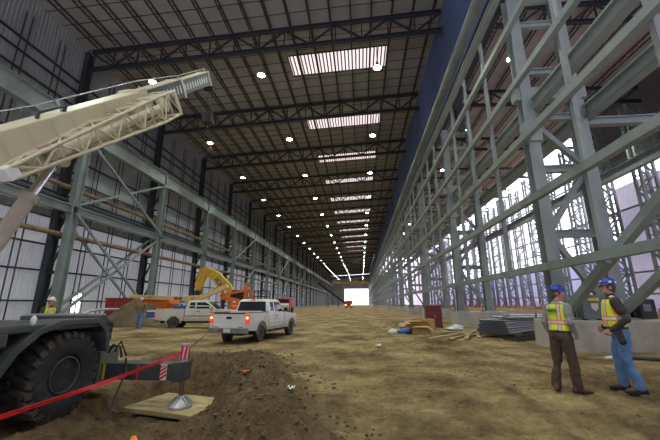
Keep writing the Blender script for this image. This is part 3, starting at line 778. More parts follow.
MB().path([b2+V((0,0,-.15)),b2+V((0,0,-.28)),b2+V((.06,0,-.35)),b2+V((0,0,-.42)),b2+V((-.06,0,-.36))],.022).build('hook',M['dark_steel'],hbb,smooth=True)
# back-stay lines running over the boom
MB().path([B(-.5,.1,.9),B(4,.1,.62),B(7.6,.1,.60),B(10.1,.1,.45),B(12.4,.1,.42),B(12.8,.1,.3)],.014,n=6).build('winch_rope',M['galv'],cr)
# lattice jib stowed along the boom
J0=V((-5.98,4.8,3.80)); J1=V((-5.82,8.60,7.66)); jd,js,ju=frame(J1-J0); JL=(J1-J0).length
def J(t,a,b):
    w=.2+.48*min(1,t/ (JL*.8)); return J0+jd*t+js*a*w/2+ju*b*w/2-O
jb=MB()
for a in (-1,1):
    for b in (-1,1): jb.tube(J(0,a,b),J(JL*.8,a,b),.036,n=10); jb.tube(J(JL*.8,a,b),J(JL,a,b),.036,n=10)
jo=jb.build('jib_chord',M['cream'],cr,smooth=True)
mb=MB(); n=11
for k in range(n+1):
    t=JL*k/n
    for p,q in (((-1,-1),(1,-1)),((1,-1),(1,1)),((1,1),(-1,1)),((-1,1),(-1,-1))): mb.tube(J(t,*p),J(t,*q),.020,n=6)
    if k<n:
        u=JL*(k+1)/n; s=1 if k%2 else -1
        for sd in (-1,1): mb.tube(J(t,sd,-s),J(u,sd,s),.022,n=6); mb.tube(J(t,-s*sd,sd),J(u,s*sd,sd),.020,n=6)
tag(mb.build('jib_lacing',M['cream'],cr,smooth=True),kind='stuff')
mb=MB(); mb.beam(J(JL-.05,-1,-1),J(JL-.05,-1,1),.05,.12,up=jd); mb.beam(J(JL-.05,1,-1),J(JL-.05,1,1),.05,.12,up=jd)
mb.box(J(JL-.25,0,0),(.16,.34,.30)); mb.build('jib_head',M['cream'],cr)
MB().tube(J(.9,0,-.2),J(JL-.3,0,-.1),.12,n=16).build('jib_inner_tube',M['cream'],cr,smooth=True)
mpk=mat('faded_pink_bracket',(.48,.33,.27),.5)
for t in (3.5,6.5): MB().box(B(t,.40,-.10),(.16,.22,.18),Quaternion((1,0,0),radians(44)).to_matrix()).build('jib_bracket',mpk,cr,bevel=.03)
mb=MB(); mb.beam(J(-.12,0,0),J(.1,0,0),.24,.24,up=ju); mb.build('jib_foot',M['white'],cr,bevel=.03)
# lift cylinder
C0=V((-6.62,5.02,1.75)); C1=V((-6.44,6.0,4.58)); cdv=(C1-C0)
mb=MB(); mb.tube(C0-O,C0+cdv*.67-O,.135,n=24); mb.tube(C0+cdv*.64-O,C0+cdv*.69-O,.155,n=24); mb.build('cylinder_barrel',M['barrel'],cr,smooth=True)
MB().tube(C0+cdv*.6-O,C1-O,.085,n=24).build('cylinder_rod',M['chrome'],cr,smooth=True)
MB().tube(C1+V((-.2,0,.02))-O,C1+V((.2,0,.02))-O,.16,n=20).build('cylinder_pin',M['cream'],cr,smooth=True)

# timber mat under the outrigger float
pm=thing('timber_mat','square mat of pale timber boards under the outrigger foot','timber mat',(-4.0,7.58,ZP-.005),radians(-14))
for k in range(5): MB().bb((-.88,-.62+k*.25,-.09),(.88,-.62+k*.25+.243,-.002 if k!=3 else .004)).build('board',M['wood_mat'],pm,bevel=.01)
for x in (-.7,.7): MB().bb((x-.09,-.6,-.16),(x+.09,.6,-.09)).build('bearer',M['wood_mat'],pm)
# tape, rope and hose
def ribbon(name,pts,w,m,label,cat,tw=0,th=.003):
    mb=MB(); n=len(pts); rings=[]
    for i,p in enumerate(pts):
        d=V(pts[min(i+1,n-1)])-V(pts[max(i-1,0)]); _,s,u=frame(d); a=tw*sin(i*.7); e=u*cos(a)+s*sin(a); q=s*cos(a)-u*sin(a)
        rings.append([V(p)+e*w/2+q*th,V(p)-e*w/2+q*th,V(p)-e*w/2-q*th,V(p)+e*w/2-q*th])
    mb.loft(rings); return tag(mb.build(name,m),label,cat)
def sag(a,b,s,n=24): a=V(a);b=V(b); return [a.lerp(b,k/n)-V((0,0,s*4*(k/n)*(1-k/n))) for k in range(n+1)]
ribbon('barricade_tape',sag((-3.81,yb-.13,.60),(-3.95,2.5,.42),.06),.055,M['tape'],'red barricade tape stretched from outrigger jack past the big tyre','tape',.35)
tag(MB().path(sag((-3.75,yb+.06,.66),(-6.05,13.75,.72),.03),.014,n=6).build('guide_rope',M['black'],smooth=True),'thin dark rope running from outrigger jack toward the nearer pickup','rope')
pts=[(-4.95,7.03,.50),(-4.85,6.95,.25),(-4.75,6.6,-.1),(-4.6,6.2,None),(-4.5,5.7,None),(-4.55,5.2,None),(-4.7,4.7,None),(-4.6,4.2,None),(-4.4,3.5,None)]
pts=[V((x,y,gz(x,y)+.03 if z is None else z)) for x,y,z in pts]
tag(MB().path(pts,.022,n=8).build('ground_hose',M['black'],smooth=True),'black hose trailing over dirt beside the crane tyre','hose')

# ------------------------------------------------------------------ pickups
def arc(cx,cz,r,a0,a1,n=10): return [(cx+r*cos(radians(a0+(a1-a0)*k/n)),cz+r*sin(radians(a0+(a1-a0)*k/n))) for k in range(n+1)]
def pickup(label,loc,rot,paint,modern,plate):
    t=thing('pickup_truck',label,'pickup truck',loc,rot)
    xr,xf=-1.58,2.06; R_=.46; hw=.98
    # lower body (cab floor to nose), arch cut through for the front wheel
    ft=[( -.86,.50)]+[(xf-R_-.02,.50)]+arc(xf,.40,R_,167,13)[0:]+[(2.60,.50),(2.82,.56),(2.86,.80),(2.84,1.05),(2.70,1.14),(1.30,1.24),(-.86,1.24)]
    body=MB().prism(ft,-hw,hw).build('body',paint,t,bevel=.045,smooth=True)
    for s in (-1,1): MB().bb((-.80,s*hw-.004,.52),(1.25,s*hw+.004,.66)).build('mud_splash',M['muddy'],body)
    mb=MB()
    for s in (-1,1):
        for x in (-.18,.98): mb.bb((x-.006,s*hw-.006,.56),(x+.006,s*hw+.003,1.24))
    mb.build('door_seam',M['black'],body)
    for s in (-1,1):
        MB().bb((-.02,s*hw-.01,1.08),(.16,s*hw+.02,1.12)).build('door_handle',M['black'] ,t)
        MB().bb((-.85,s*(hw+.01)-.01,.80),(1.3,s*(hw+.01)+.012,.86)).build('side_moulding',M['white_paint'] if modern else M['plastic_grey'],t)
    # bed
    for s in (-1,1):
        sp=[(-2.84,.58)]+[(xr-R_-.02,.52)]+arc(xr,.40,R_,165,15)+[(-.90,.52),(-.90,1.27),(-2.84,1.27)]
        y0,y1=(s*hw,s*(hw-.10)); MB().prism(sp,min(y0,y1),max(y0,y1)).build('bed_side',paint,t,bevel=.03,smooth=True)
        ring=arc(xr,.40,R_+.07,180,0,14)+arc(xr,.40,R_-.01,0,180,14)
        MB().prism(ring,min(s*hw,s*(hw+.035)),max(s*hw,s*(hw+.035))).build('arch_flare',M['plastic_grey'] if modern else paint,t)
        ring=arc(xf,.40,R_+.07,180,0,14)+arc(xf,.40,R_-.01,0,180,14)
        MB().prism(ring,min(s*hw,s*(hw+.035)),max(s*hw,s*(hw+.035))).build('arch_flare',M['plastic_grey'] if modern else paint,t)
        MB().bb((-2.84,s*(hw-.05)-.055,1.27),(-.9,s*(hw-.05)+.055,1.295)).build('bed_rail',M['black'] if modern else paint,t)
    MB().bb((-2.80,-.9,.62),(-.9,.9,.70)).build('bed_floor',M['muddy'],t)
    MB().bb((-.97,-.9,.66),(-.90,.9,1.27)).build('bed_bulkhead',paint,t)
    MB().bb((-1.9,-.88,.66),(-1.2,-.7,.95)).build('wheel_tub',paint,t); MB().bb((-1.9,.7,.66),(-1.2,.88,.95)).build('wheel_tub',paint,t)
    if modern:
        tg=MB().bb((-2.88,-.80,.66),(-2.80,.80,1.27)).build('tailgate',paint,t,bevel=.02)
        MB().bb((-2.895,-.80,1.235),(-2.79,.80,1.285)).build('tailgate_cap',M['black'],tg,bevel=.01)
        MB().bb((-2.90,-.14,1.03),(-2.878,.14,1.13)).build('handle',M['black'],tg,bevel=.02)
        MB().bb((-2.886,-.72,.70),(-2.879,-.5,.735)).build('badge',M['plastic_grey'],tg); MB().bb((-2.886,.5,.70),(-2.879,.72,.735)).build('badge',M['plastic_grey'],tg)
    else:
        tg=MB().bb((-3.35,-.80,.66),(-2.83,.80,.72)).build('tailgate',paint,t,bevel=.02)
        tag(tg,'lowered tailgate')
    # cab greenhouse
    zb,zt=1.22,1.86 if modern else 1.83
    def gh(x0,x1,y,z): return [V((x0,-y,z)),V((x1,-y,z)),V((x1,y,z)),V((x0,y,z))]
    r0=gh(-.88,1.38,.95,zb); r1=gh(-.80,1.0,.90,zb+.25); r2=gh(-.72,.62,.80,zt-.06); r3=gh(-.60,.48,.70,zt)
    cab=MB().loft([r0,r1,r2,r3]).build('cab',paint,t,bevel=.05,smooth=True)
    def quad(name,P,m,off): 
        n=(P[1]-P[0]).cross(P[2]-P[0]).normalized()*off; mb=MB(); k=len(P)
        vs=[p+n for p in P]+[p-n*.4 for p in P]; mb.add(vs,[tuple(range(k)),tuple(range(k,2*k))[::-1]]+[(i,(i+1)%k,(i+1)%k+k,i+k) for i in range(k)]); return mb.build(name,m,t)
    # side glass follows the side planes between rows r0..r2
    def side(x,z,s):
        if z<zb+.25: f=(z-zb)/.25; y=.95+(.90-.95)*f
        else: f=(z-zb-.25)/(zt-.06-zb-.25); y=.90+(.80-.90)*f
        return V((x,s*(y+.004),z))
    for s in (-1,1):
        for poly in (((-.60,zb+.10),(-.20,zb+.10),(-.20,zt-.13),(-.55,zt-.13)),((-.10,zb+.07),(1.06,zb+.07),(.88,zb+.26),(.50,zt-.13),(-.10,zt-.13))):
            P=[side(x,z,s) for x,z in poly]
            if s>0: P=P[::-1]
            quad('side_window',P,M['glass'],.006)
        MB().bb((.86,min(s*1.0,s*1.2),1.27),(.98,max(s*1.0,s*1.2),1.46)).build('mirror',M['black'] if modern else paint,t,bevel=.03)
        MB().beam((.95,s*.93,1.26),(.93,s*1.02,1.30),.05,.05).build('mirror_arm',M['black'],t)
        # lamps
        MB().bb((-2.87,min(s*.845,s*.985),.86 if modern else .72),(-2.78,max(s*.80,s*.985),1.22 if modern else 1.0)).build('tail_lamp',M['tail'],t,bevel=.015)
        if modern: MB().bb((-2.882,min(s*.865,s*.955),1.04),(-2.868,max(s*.865,s*.955),1.12)).build('brake_light',M['tail_lit'],t)
        MB().bb((2.74,min(s*.62,s*.94),.84),(2.87,max(s*.62,s*.94),1.02)).build('headlamp',M['white'],t,bevel=.02)
    P=[V((-.885,-.80,zb+.08)),V((-.885,.80,zb+.08)),V((-.755,.70,zt-.12)),V((-.755,-.70,zt-.12))]
    quad('rear_window',P[::-1],M['glass'],.03)
    P=[V((1.36,-.84,zb+.04)),V((1.36,.84,zb+.04)),V((.66,.72,zt-.10)),V((.66,-.72,zt-.10))]
    quad('windscreen',P,M['glass'],.03)
    MB().bb((-.76,-.12,zt-.06),(-.70,.12,zt-.02)).build('cab_stop_lamp',M['tail'],t)
    MB().bb((2.80,-.60,.74),(2.875,.60,1.0)).build('grille',M['black'],t,bevel=.02)
    MB().bb((2.78,-.98,.48),(2.95,.98,.70)).build('front_bumper',M['plastic_grey'],t,bevel=.04)
    bp=MB().bb((-3.02,-.98,.47),(-2.80,.98,.68)).build('rear_bumper',M['plastic_grey'],t,bevel=.03)
    if plate: 
        pl=MB().bb((-3.032,-.19,.51),(-3.018,.15,.66)).build('number_plate',M['white'],bp)
        MB().bb((-3.03,.18,.52),(-3.018,.42,.65)).build('bumper_sticker',M['red'],bp)
    MB().bb((-2.6,-.5,.36),(2.4,.5,.52)).build('chassis',M['black'],t)
    MB().tube((xr,-.8,.40),(xr,.8,.40),.07,n=10).build('rear_axle',M['dark_steel'],t); MB().tube((xf,-.8,.40),(xf,.8,.40),.05,n=10).build('front_axle',M['dark_steel'],t)
    for s in (-1,1): MB().bb((-.7,min(s*.8,s*1.02),.40),(1.3,max(s*.8,s*1.02),.46)).build('running_board',M['black'],t,bevel=.015)
    for x in (xr,xf):
        for s in (-1,1):
            c=(x,s*.83,.385)
            w=MB().lathe([(.23,-.11),(.31,-.13),(.365,-.115),(.385,-.07),(.385,.07),(.365,.115),(.31,.13),(.23,.11)],c,'Y',32).build('tyre',M['rubber_mud'],t,smooth=True)
            d=s
            r=MB().lathe([(.24,d*.10),(.235,d*.115),(.215,d*.09),(.20,d*.05),(.08,d*.06),(.07,d*.09),(.001,d*.095)],c,'Y',28).build('rim',M['rim'],w,smooth=True)
            mb=MB()
            for k in range(6):
                a=2*pi*k/6+.3; mb.tube(V(c)+V((cos(a)*.145,d*.056,sin(a)*.145)),V(c)+V((cos(a)*.145,d*.066,sin(a)*.145)),.042,n=10)
            mb.build('rim_hole',M['black'],r)
    t.scale=(.92,.93,1)
    return t
T1=pickup('nearer white pickup seen from behind with brake lights glowing',(-4.98,16.5,gz(-5.5,15.5)-.05),radians(90-11),M['white_paint'],True,True)
T2=pickup('farther off-white older pickup parked side-on beside the dirt pile',(-10.95,22.6,gz(-11,22.6)-.02),radians(12),M['beige_paint'],False,False)
# load in the beds
def placed(name,label,cat,mb,m,loc,rot=0,group=None,**k): return tag(mb.build(name,m,loc=loc,rotz=rot,**k),label,cat,group)
def on(t,x,y,z):
    a=t.rotation_euler.z; l=t.location; return (l.x+x*cos(a)-y*sin(a),l.y+x*sin(a)+y*cos(a),l.z+z)
c=thing('fuel_tank','blue rectangular tank standing in the bed of the off-white pickup','tank',on(T2,-1.3,0,.71),T2.rotation_euler.z)
MB().bb((-.35,-.6,0),(.35,.6,.78)).build('tank_body',M['blue'],c,bevel=.04); MB().tube((0,0,.78),(0,0,.86),.07,n=12).build('filler_cap',M['black'],c)
c=thing('drink_cooler','blue and white drink cooler on the lowered tailgate of farther pickup','cooler',on(T2,-3.05,-.25,.73),T2.rotation_euler.z)
MB().bb((-.22,-.35,0),(.22,.35,.36)).build('cooler_body',M['blue'],c,bevel=.03); MB().bb((-.23,-.36,.36),(.23,.36,.44)).build('lid',M['white'],c,bevel=.02)
placed('tool_box','grey tool box inside the bed of the nearer white pickup','tool box',MB().bb((-.25,-.7,0),(.25,.7,.62)),M['beige_paint'],on(T1,-1.25,0,.71),T1.rotation_euler.z,bevel=.03)

# ------------------------------------------------------------------ people
def remesh(name,mb,mats,parent,vox,matfn=None,smooth=2,disp=0,deform=None,dscale=9):
    me=bpy.data.meshes.new('t'); me.from_pydata(mb.v,[],mb.f)
    bm=bmesh.new(); bm.from_mesh(me); bmesh.ops.recalc_face_normals(bm,faces=bm.faces); bm.to_mesh(me); bm.free()
    o=bpy.data.objects.new('t',me); COL.objects.link(o)
    r=o.modifiers.new('r','REMESH'); r.mode='VOXEL'; r.voxel_size=vox
    if smooth: k=o.modifiers.new('s','SMOOTH'); k.iterations=smooth; k.factor=.5
    dg=bpy.context.evaluated_depsgraph_get(); m2=bpy.data.meshes.new_from_object(o.evaluated_get(dg)); bpy.data.objects.remove(o)
    m2.name=name; m2.materials.clear()
    for k in (mats if isinstance(mats,(list,tuple)) else [mats]): m2.materials.append(k)
    if matfn:
        for p in m2.polygons: p.material_index=matfn(p.center,p.normal)
    if disp:
        ns=[v.normal.copy() for v in m2.vertices]
        for v,n in zip(m2.vertices,ns): v.co+=n*disp*(noise.noise(V((v.co.x*dscale,v.co.y*dscale,v.co.z*dscale*.8)))+.5*noise.noise(v.co*dscale*2.3))
    if deform:
        for v in m2.vertices: v.co=deform(v.co)
    m2.polygons.foreach_set('use_smooth',[True]*len(m2.polygons)); m2.update()
    o=bpy.data.objects.new(name,m2); COL.objects.link(o); o.parent=parent; return o
def ring(c,rx,ry,n=20,tilt=0):
    return [V((c[0]+rx*cos(2*pi*i/n),c[1]+ry*sin(2*pi*i/n),c[2])) for i in range(n)]
TOR=[(.84,0,.100,.150),(.92,-.005,.118,.172),(1.00,0,.112,.162),(1.10,.005,.108,.150),(1.20,.01,.115,.160),(1.32,.012,.120,.178),(1.40,.005,.112,.185),(1.455,-.005,.092,.165),(1.49,-.01,.070,.10),(1.52,-.008,.058,.062)]
def torso(mb,z0,z1,g,belly=0,top=0):
    rs=[]
    for z,cx,rx,ry in TOR:
        if z0-.001<=z<=z1+.001:
            b=belly*exp(-((z-1.07)/.13)**2); rs.append(ring((cx+b*.5,0,z),rx+g+b*.5,ry+g+b*.25))
    mb.loft(rs)
def capsule(mb,pts,rad,n=12):
    mb.path(pts,rad,n=n)
    for p,r in zip(pts,rad): mb.ell(p,(r,r,r),n=12,k=8)
def hand(mb,wr,d,pn,side,curl=.5,sc=1.0):
    """palm + four fingers + thumb: d along the fingers, pn out of the palm, side towards the thumb"""
    d=V(d).normalized(); pn=(V(pn)-d*V(pn).dot(d)).normalized(); sd=d.cross(pn).normalized()
    if sd.dot(V(side))<0: sd=-sd
    wr=V(wr); rings=[]
    for t,w,h in ((-.015,.030,.022),(.02,.034,.018),(.06,.042,.017),(.095,.042,.014)):
        rings.append([wr+d*t*sc+(sd*cos(2*pi*i/12)*w+pn*sin(2*pi*i/12)*h)*sc for i in range(12)])
    mb.loft(rings)
    for k,(o,l) in enumerate(((.030,.072),(.010,.082),(-.011,.076),(-.031,.060))):
        p=wr+(d*.085+sd*o)*sc; dd=(d+sd*o*1.2).normalized(); pts=[p-d*.02]; pts.append(p)
        a=curl*(1+.12*k)
        for seg in (.45,.32,.23):
            dd=(dd*cos(a)+pn*sin(a)).normalized(); pn2=pn; p=p+dd*l*seg*sc; pts.append(p); 
        mb.path(pts,[.0105*sc,.0105*sc,.0098*sc,.009*sc,.0075*sc],n=8)
    p=wr+(d*.025+sd*.030)*sc; dd=(d*.75+sd*.6+pn*.25).normalized(); pts=[p-dd*.01,p]
    for seg in (.034,.03,.024): p=p+dd*seg*sc; pts.append(p); dd=(dd+d*.25+pn*.3*curl-sd*.12).normalized()
    mb.path(pts,[.014*sc,.014*sc,.012*sc,.0105*sc,.008*sc],n=8)
def person(label,loc,rot,arms,feet,lean=0,hyaw=0,hpitch=0,belly=0,H=1.0,vox=.0075,shirt=None,sleeve=None,vest=None,pants=None,boot=None,hat=None,vtext=None,glasses=False,hair=True,jacket=False,group=None,stickers=()):
    t=thing('person',label,'person',loc,rot,group)
    t.scale=(H,H,H)
    def deform(v):
        a=lean*sm((v.z-.82)/.35); x,z=v.x,v.z-.93
        return V((x*cos(a)+z*sin(a),v.y,.93+z*cos(a)-x*sin(a))) if z>-.2 else v
    hr=Matrix.Rotation(hyaw,3,'Z')@Matrix.Rotation(hpitch,3,'Y'); hc=V((.012,0,1.655))
    def HP(x,y,z): return hc+hr@V((x,y,z))
    # body
    mb=MB(); torso(mb,.84,1.52,-.012,belly)
    capsule(mb,[V((-.008,0,1.46)),V((.0,0,1.53)),hc+V((-.01,0,-.06))],[.062,.056,.054])
    mb.ell(HP(-.005,0,.02),(.100,.077,.108),rot=hr); mb.ell(HP(.028,0,-.055),(.066,.056,.060),rot=hr); mb.ell(HP(.072,0,-.095),(.022,.026,.02),rot=hr)
    mb.taper(HP(.088,0,.025),HP(.112,0,-.03),.018,.02,.034,.022); mb.ell(HP(.112,0,-.028),(.013,.017,.012),rot=hr)
    mb.ell(HP(.088,0,-.065),(.014,.026,.010),rot=hr); mb.ell(HP(.085,0,.035),(.016,.055,.012),rot=hr)
    for s in (-1,1):
        mb.ell(HP(-.012,s*.078,-.005),(.022,.010,.033),rot=hr)
    legs=[]
    for s,(fx,fy,fyaw,kx,ky) in zip((1,-1),feet):
        hip=V((0,s*.092,.90)); kn=V((kx,ky,.50)); an=V((fx,fy,.095)); legs.append((hip,kn,an,fyaw))
        capsule(mb,[hip,hip.lerp(kn,.45),kn,kn.lerp(an,.5),an],[.080,.066,.050,.046,.038])
        fd=V((cos(fyaw),sin(fyaw),0)); mb.path([an-fd*.05+V((0,0,-.05)),an+fd*.05+V((0,0,-.045)),an+fd*.15+V((0,0,-.065))],[.038,.04,.028],n=10)
    for s,(el,wr,hd,pn,curl) in zip((1,-1),arms):
        sh=V((-.005,s*.185,1.415)); el=V(el); wr=V(wr)
        capsule(mb,[sh,el,wr],[.055,.040,.028]); hand(mb,wr,hd,pn,(V((1,0,0)) if abs(V(hd).normalized().x)<.7 else V((0,0,1))),curl)
    body=remesh('body',mb,M['skin'],t,min(vox,.0065) if vox<.01 else vox,smooth=1,deform=deform)
    # eyes, hair, glasses
    for s in (-1,1):
        MB().ell(deform(HP(.088,s*.032,.018)),(.008,.011,.008),n=10,k=6,rot=hr).build('eye',M['white'] if vox<.01 else M['black'],t,smooth='all')
    if vox<.01:
        for s in (-1,1): MB().ell(deform(HP(.0945,s*.032,.018)),(.003,.005,.005),n=8,k=5,rot=hr).build('pupil',M['black'],t,smooth='all')
        MB().ell(deform(HP(.0985,0,-.068)),(.004,.022,.006),n=10,k=5,rot=hr).build('lips',mat('lips',(.40,.16,.13),.5),t,smooth='all')
    if hair:
        mb=MB(); mb.ell(HP(-.022,0,.015),(.093,.083,.100),rot=hr); mb.ell(HP(-.055,0,-.045),(.052,.066,.05),rot=hr)
        for s in (-1,1): mb.ell(HP(.015,s*.070,.012),(.03,.012,.035),rot=hr)
        remesh('hair',mb,M['hair'],t,max(vox,.007),smooth=1,disp=.004,deform=deform,dscale=60)
    if glasses:
        mb=MB()
        for s in (-1,1): mb.ell(deform(HP(.098,s*.034,.022)),(.007,.030,.019),n=12,k=7,rot=hr); mb.beam(deform(HP(.093,s*.066,.028)),deform(HP(-.01,s*.083,.026)),.006,.010)
        mb.beam(deform(HP(.105,-.012,.026)),deform(HP(.105,.012,.026)),.006,.006)
        mb.build('safety_glasses',M['black'],t,smooth=True)
    # clothes
    mb=MB(); torso(mb,.92,1.49,.012 if not jacket else .035,belly)
    capsule(mb,[V((-.008,0,1.44)),V((-.004,0,1.515))],[.075,.066])
    for s,(el,wr,hd,pn,curl) in zip((1,-1),arms):
        sh=V((-.005,s*.180,1.41)); el=V(el); wr=V(wr); k=1.25 if jacket else 1+belly*2.5
        capsule(mb,[sh,sh.lerp(el,.5),el,el.lerp(wr,.5),wr.lerp(el,.04)],[.075*k,.066*k,.055*k,.050*k,.040*k])
    remesh('shirt' if not jacket else 'coat',mb,shirt,t,max(vox,.009),smooth=3,disp=.010,deform=deform)
    mb=MB(); torso(mb,.84,1.00,.016,belly*.8)
    for s,(hip,kn,an,fy) in zip((1,-1),legs):
        capsule(mb,[hip+V((-.012,0,0)),hip.lerp(kn,.45),kn,kn.lerp(an,.5),an+V((0,0,.0))],[.112,.100,.082,.076,.076])
    mb.ell((-.03,.07,.90),(.11,.095,.10)); mb.ell((-.03,-.07,.90),(.11,.095,.10))
    remesh('trousers',mb,pants,t,max(vox,.009),smooth=3,disp=.013,deform=deform)
    tp=MB(); tp.loft([ring((0+belly*.3,0,z),.118+.018+belly*.3,.168+.018) for z in (.975,1.01)])
    belt=MB(); 
    if vest is None and not jacket or vest: 
        b=tp.build('belt',M['leather'],t,smooth=True)
        for v in b.data.vertices: v.co=deform(v.co)
    for hip,kn,an,fy in legs:
        mb=MB(); fd=V((cos(fy),sin(fy),0)); g=V((an.x,an.y,0)); sdv=V((-fd.y,fd.x,0))
        def rr(c,a,h,z0): return [c+sdv*a*cos(2*pi*i/14)+V((0,0,z0+h/2+h/2*sin(2*pi*i/14))) for i in range(14)]
        mb.loft([rr(g-fd*.085,.028,.07,.005),rr(g-fd*.06,.042,.13,0),rr(g+fd*.02,.046,.13,0),rr(g+fd*.09,.052,.085,0),rr(g+fd*.16,.052,.070,0),rr(g+fd*.205,.032,.045,.003)])
        capsule(mb,[g+V((0,0,.08)),g-fd*.005+V((0,0,.17))],[.055,.058])
        bo=remesh('boot',mb,boot,t,max(vox,.008),smooth=2)
        sl=MB().prism([],0,0) if False else MB().loft([[g+fd*a+sdv*b*w+V((0,0,z)) for a,b,w in ((-.09,-.6,.045),(-.09,.6,.045),(.02,1,.046),(.10,1,.054),(.18,.9,.052),(.215,.3,.045),(.215,-.3,.045),(.18,-.9,.052),(.10,-1,.054),(.02,-1,.046))] for z in (-.004,.022)]).build('sole',M['leather'],bo)
    if vest:
        mb=MB(); torso(mb,1.00,1.455,.030,belly)
        capsule(mb,[V((0,.11,1.44)),V((0,.055,1.475))],[.055,.05]); capsule(mb,[V((0,-.11,1.44)),V((0,-.055,1.475))],[.055,.05])
        def vm(c,n):
            z=c.z; y=abs(c.y)
            if z<1.47 and abs(n.z)<.9 or True:
                if 1.105<z<1.185: return 2 if 1.122<z<1.168 else 1
                if z<1.10 or z>1.185:
                    if .062<y<.132 and z>1.0: return 2 if .078<y<.116 else 1
            if y>.19 and z>1.20: return 1
            return 0
        ve=remesh('vest',mb,[M['lime'],M['vest_orange'],M['reflect']],t,.009,vm,smooth=2,disp=.006,deform=deform)
        if vtext:
            pl=MB().box(deform(V((-.152,.0,1.335))),(.004,.175,.095),Matrix.Rotation(lean-.05,3,'Y')).build('name_patch',mat('patch_green',(.35,.55,.08),.6),t)
            text_mesh('lettering',vtext,.056,mat('patch_ink',(.03,.12,.05),.6),t,deform(V((-.157,.0,1.335))),(radians(90)+0,0,radians(-90)))
    if hat is not None:
        mb=MB(); rings=[]; hx=hr
        for k in range(9):
            a=pi/2*k/8; rings.append([deform(HP(-.008+.122*cos(a)*cos(2*pi*i/24),.100*cos(a)*sin(2*pi*i/24),.062+.100*sin(a))) for i in range(24)])
        mb.loft(rings)
        mb.loft([[deform(HP(-.008+(.122*w+(v if cos(2*pi*i/24)>0 else 0)*cos(2*pi*i/24))*cos(2*pi*i/24),.100*w*sin(2*pi*i/24),z)) for i in range(24)] for w,v,z in ((1,0,.070),(1.10,.045,.062),(1.11,.048,.056),(1,0,.058))])
        mb.path([deform(HP(-.008+.125*cos(a),0,.062+.104*sin(a))) for a in [pi*k/12 for k in range(1,12)]],.014,n=8)
        h=mb.build('hard_hat',hat,t,smooth=True)
        for (az,el) in stickers:
            n=V((cos(el)*cos(az)/.122,cos(el)*sin(az)/.1,sin(el)/.1)).normalized()
            c=HP(-.008+.126*cos(el)*cos(az),.104*cos(el)*sin(az),.062+.104*sin(el)); q=(hr@n).to_track_quat('Z','Y').to_matrix()
            MB().box(deform(c),(.045,.032,.004),q).build('sticker',M['white'],h)
    return t
ga=gz(3.5,6.4); gb=gz(4.45,6.5)
# left man, seen from behind, right hand in his pocket
A=person('man in blue hard hat and lime vest over grey sleeves, seen from behind',(3.45,6.42,gz(3.45,6.42)-.002),radians(22),
  arms=[((-.05,.27,1.14),(.07,.25,.92),(.25,0,-1),(0,-1,0),.45),((-.09,-.285,1.15),(.08,-.225,.97),(.5,.15,-.85),(.2,1,.1),.5)],
  feet=[(-.10,.15,radians(38),-.02,.13),(.06,-.12,radians(-32),.04,-.115)],lean=.09,hyaw=radians(-42),hpitch=.05,H=.965,
  shirt=M['grey_knit'],vest=True,pants=M['brown_cloth'],boot=M['boot'],hat=M['hat_blue'],vtext='DEMCO',stickers=[(pi*.9,.45)])
Bm=person('man in blue hard hat, lime vest, dark sleeves and blue jeans facing left',(4.47,6.50,gz(4.47,6.5)-.002),radians(158),
  arms=[((-.07,.275,1.13),(.13,.20,.955),(.75,-.2,-.65),(0,-1,-.2),.6),((-.05,-.27,1.14),(.17,-.15,.98),(.8,.3,-.5),(0,1,-.2),.6)],
  feet=[(-.10,.12,radians(10),.0,.11),(.05,-.10,radians(-6),.06,-.10)],lean=.03,hyaw=radians(6),hpitch=-.10,belly=.06,H=1.03,
  shirt=M['dark_shirt'],vest=True,pants=M['denim'],boot=M['boot_dark'],hat=M['hat_blue'],glasses=True,stickers=[(0.25,.40),(1.6,.35),(2.4,.3)])
mb=MB(); mb.beam((.06,.21,.99),(.03,.225,.78),.085,.05,up=V((0,1,0))); mb.ell((.03,.225,.78),(.05,.03,.05)); mb.beam((.10,.215,.99),(.08,.235,.88),.05,.05,up=V((0,1,0)))
mb.build('tool_pouch',M['leather'],Bm,bevel=.012)
# far workers
def stand(x,y): return (x,y,gz(x,y))
person('man in tan coat, white hard hat and jeans walking by the dirt pile',stand(-13.5,19.9),radians(-70),
  arms=[((-.03,.30,1.16),(.05,.30,.93),(.1,0,-1),(0,-1,0),.4),((-.03,-.30,1.16),(.05,-.30,.93),(.1,0,-1),(0,1,0),.4)],feet=[(.10,.12,.1,.06,.1),(-.08,-.10,-.1,.0,-.1)],
  H=1.0,vox=.014,shirt=M['tan_coat'],jacket=True,pants=M['denim'],boot=M['boot_dark'],hat=M['hat_white'])
person('man in lime vest and white hard hat standing behind the crane carrier',stand(-11.35,11.5),radians(-10),
  arms=[((-.02,.28,1.14),(.16,.22,1.02),(1,0,-.2),(0,-1,0),.4),((-.02,-.28,1.14),(.16,-.22,1.02),(1,0,-.2),(0,1,0),.4)],feet=[(0,.12,.1,.02,.1),(0,-.12,-.1,.02,-.1)],
  lean=.1,H=1.02,vox=.014,shirt=M['brown_cloth'],vest=True,pants=M['brown_cloth'],boot=M['boot_dark'],hat=M['hat_white'])
person('worker in hi-vis orange coat between the two pickups',stand(-10.9,28.5),radians(-80),
  arms=[((-.02,.28,1.14),(.12,.25,.95),(.3,0,-1),(0,-1,0),.4),((-.02,-.28,1.14),(.12,-.25,.95),(.3,0,-1),(0,1,0),.4)],feet=[(0,.12,.1,.02,.1),(0,-.12,-.1,.02,-.1)],
  H=1.0,vox=.016,shirt=M['hv_orange'],jacket=True,pants=M['brown_cloth'],boot=M['boot_dark'],hat=M['hat_white'])
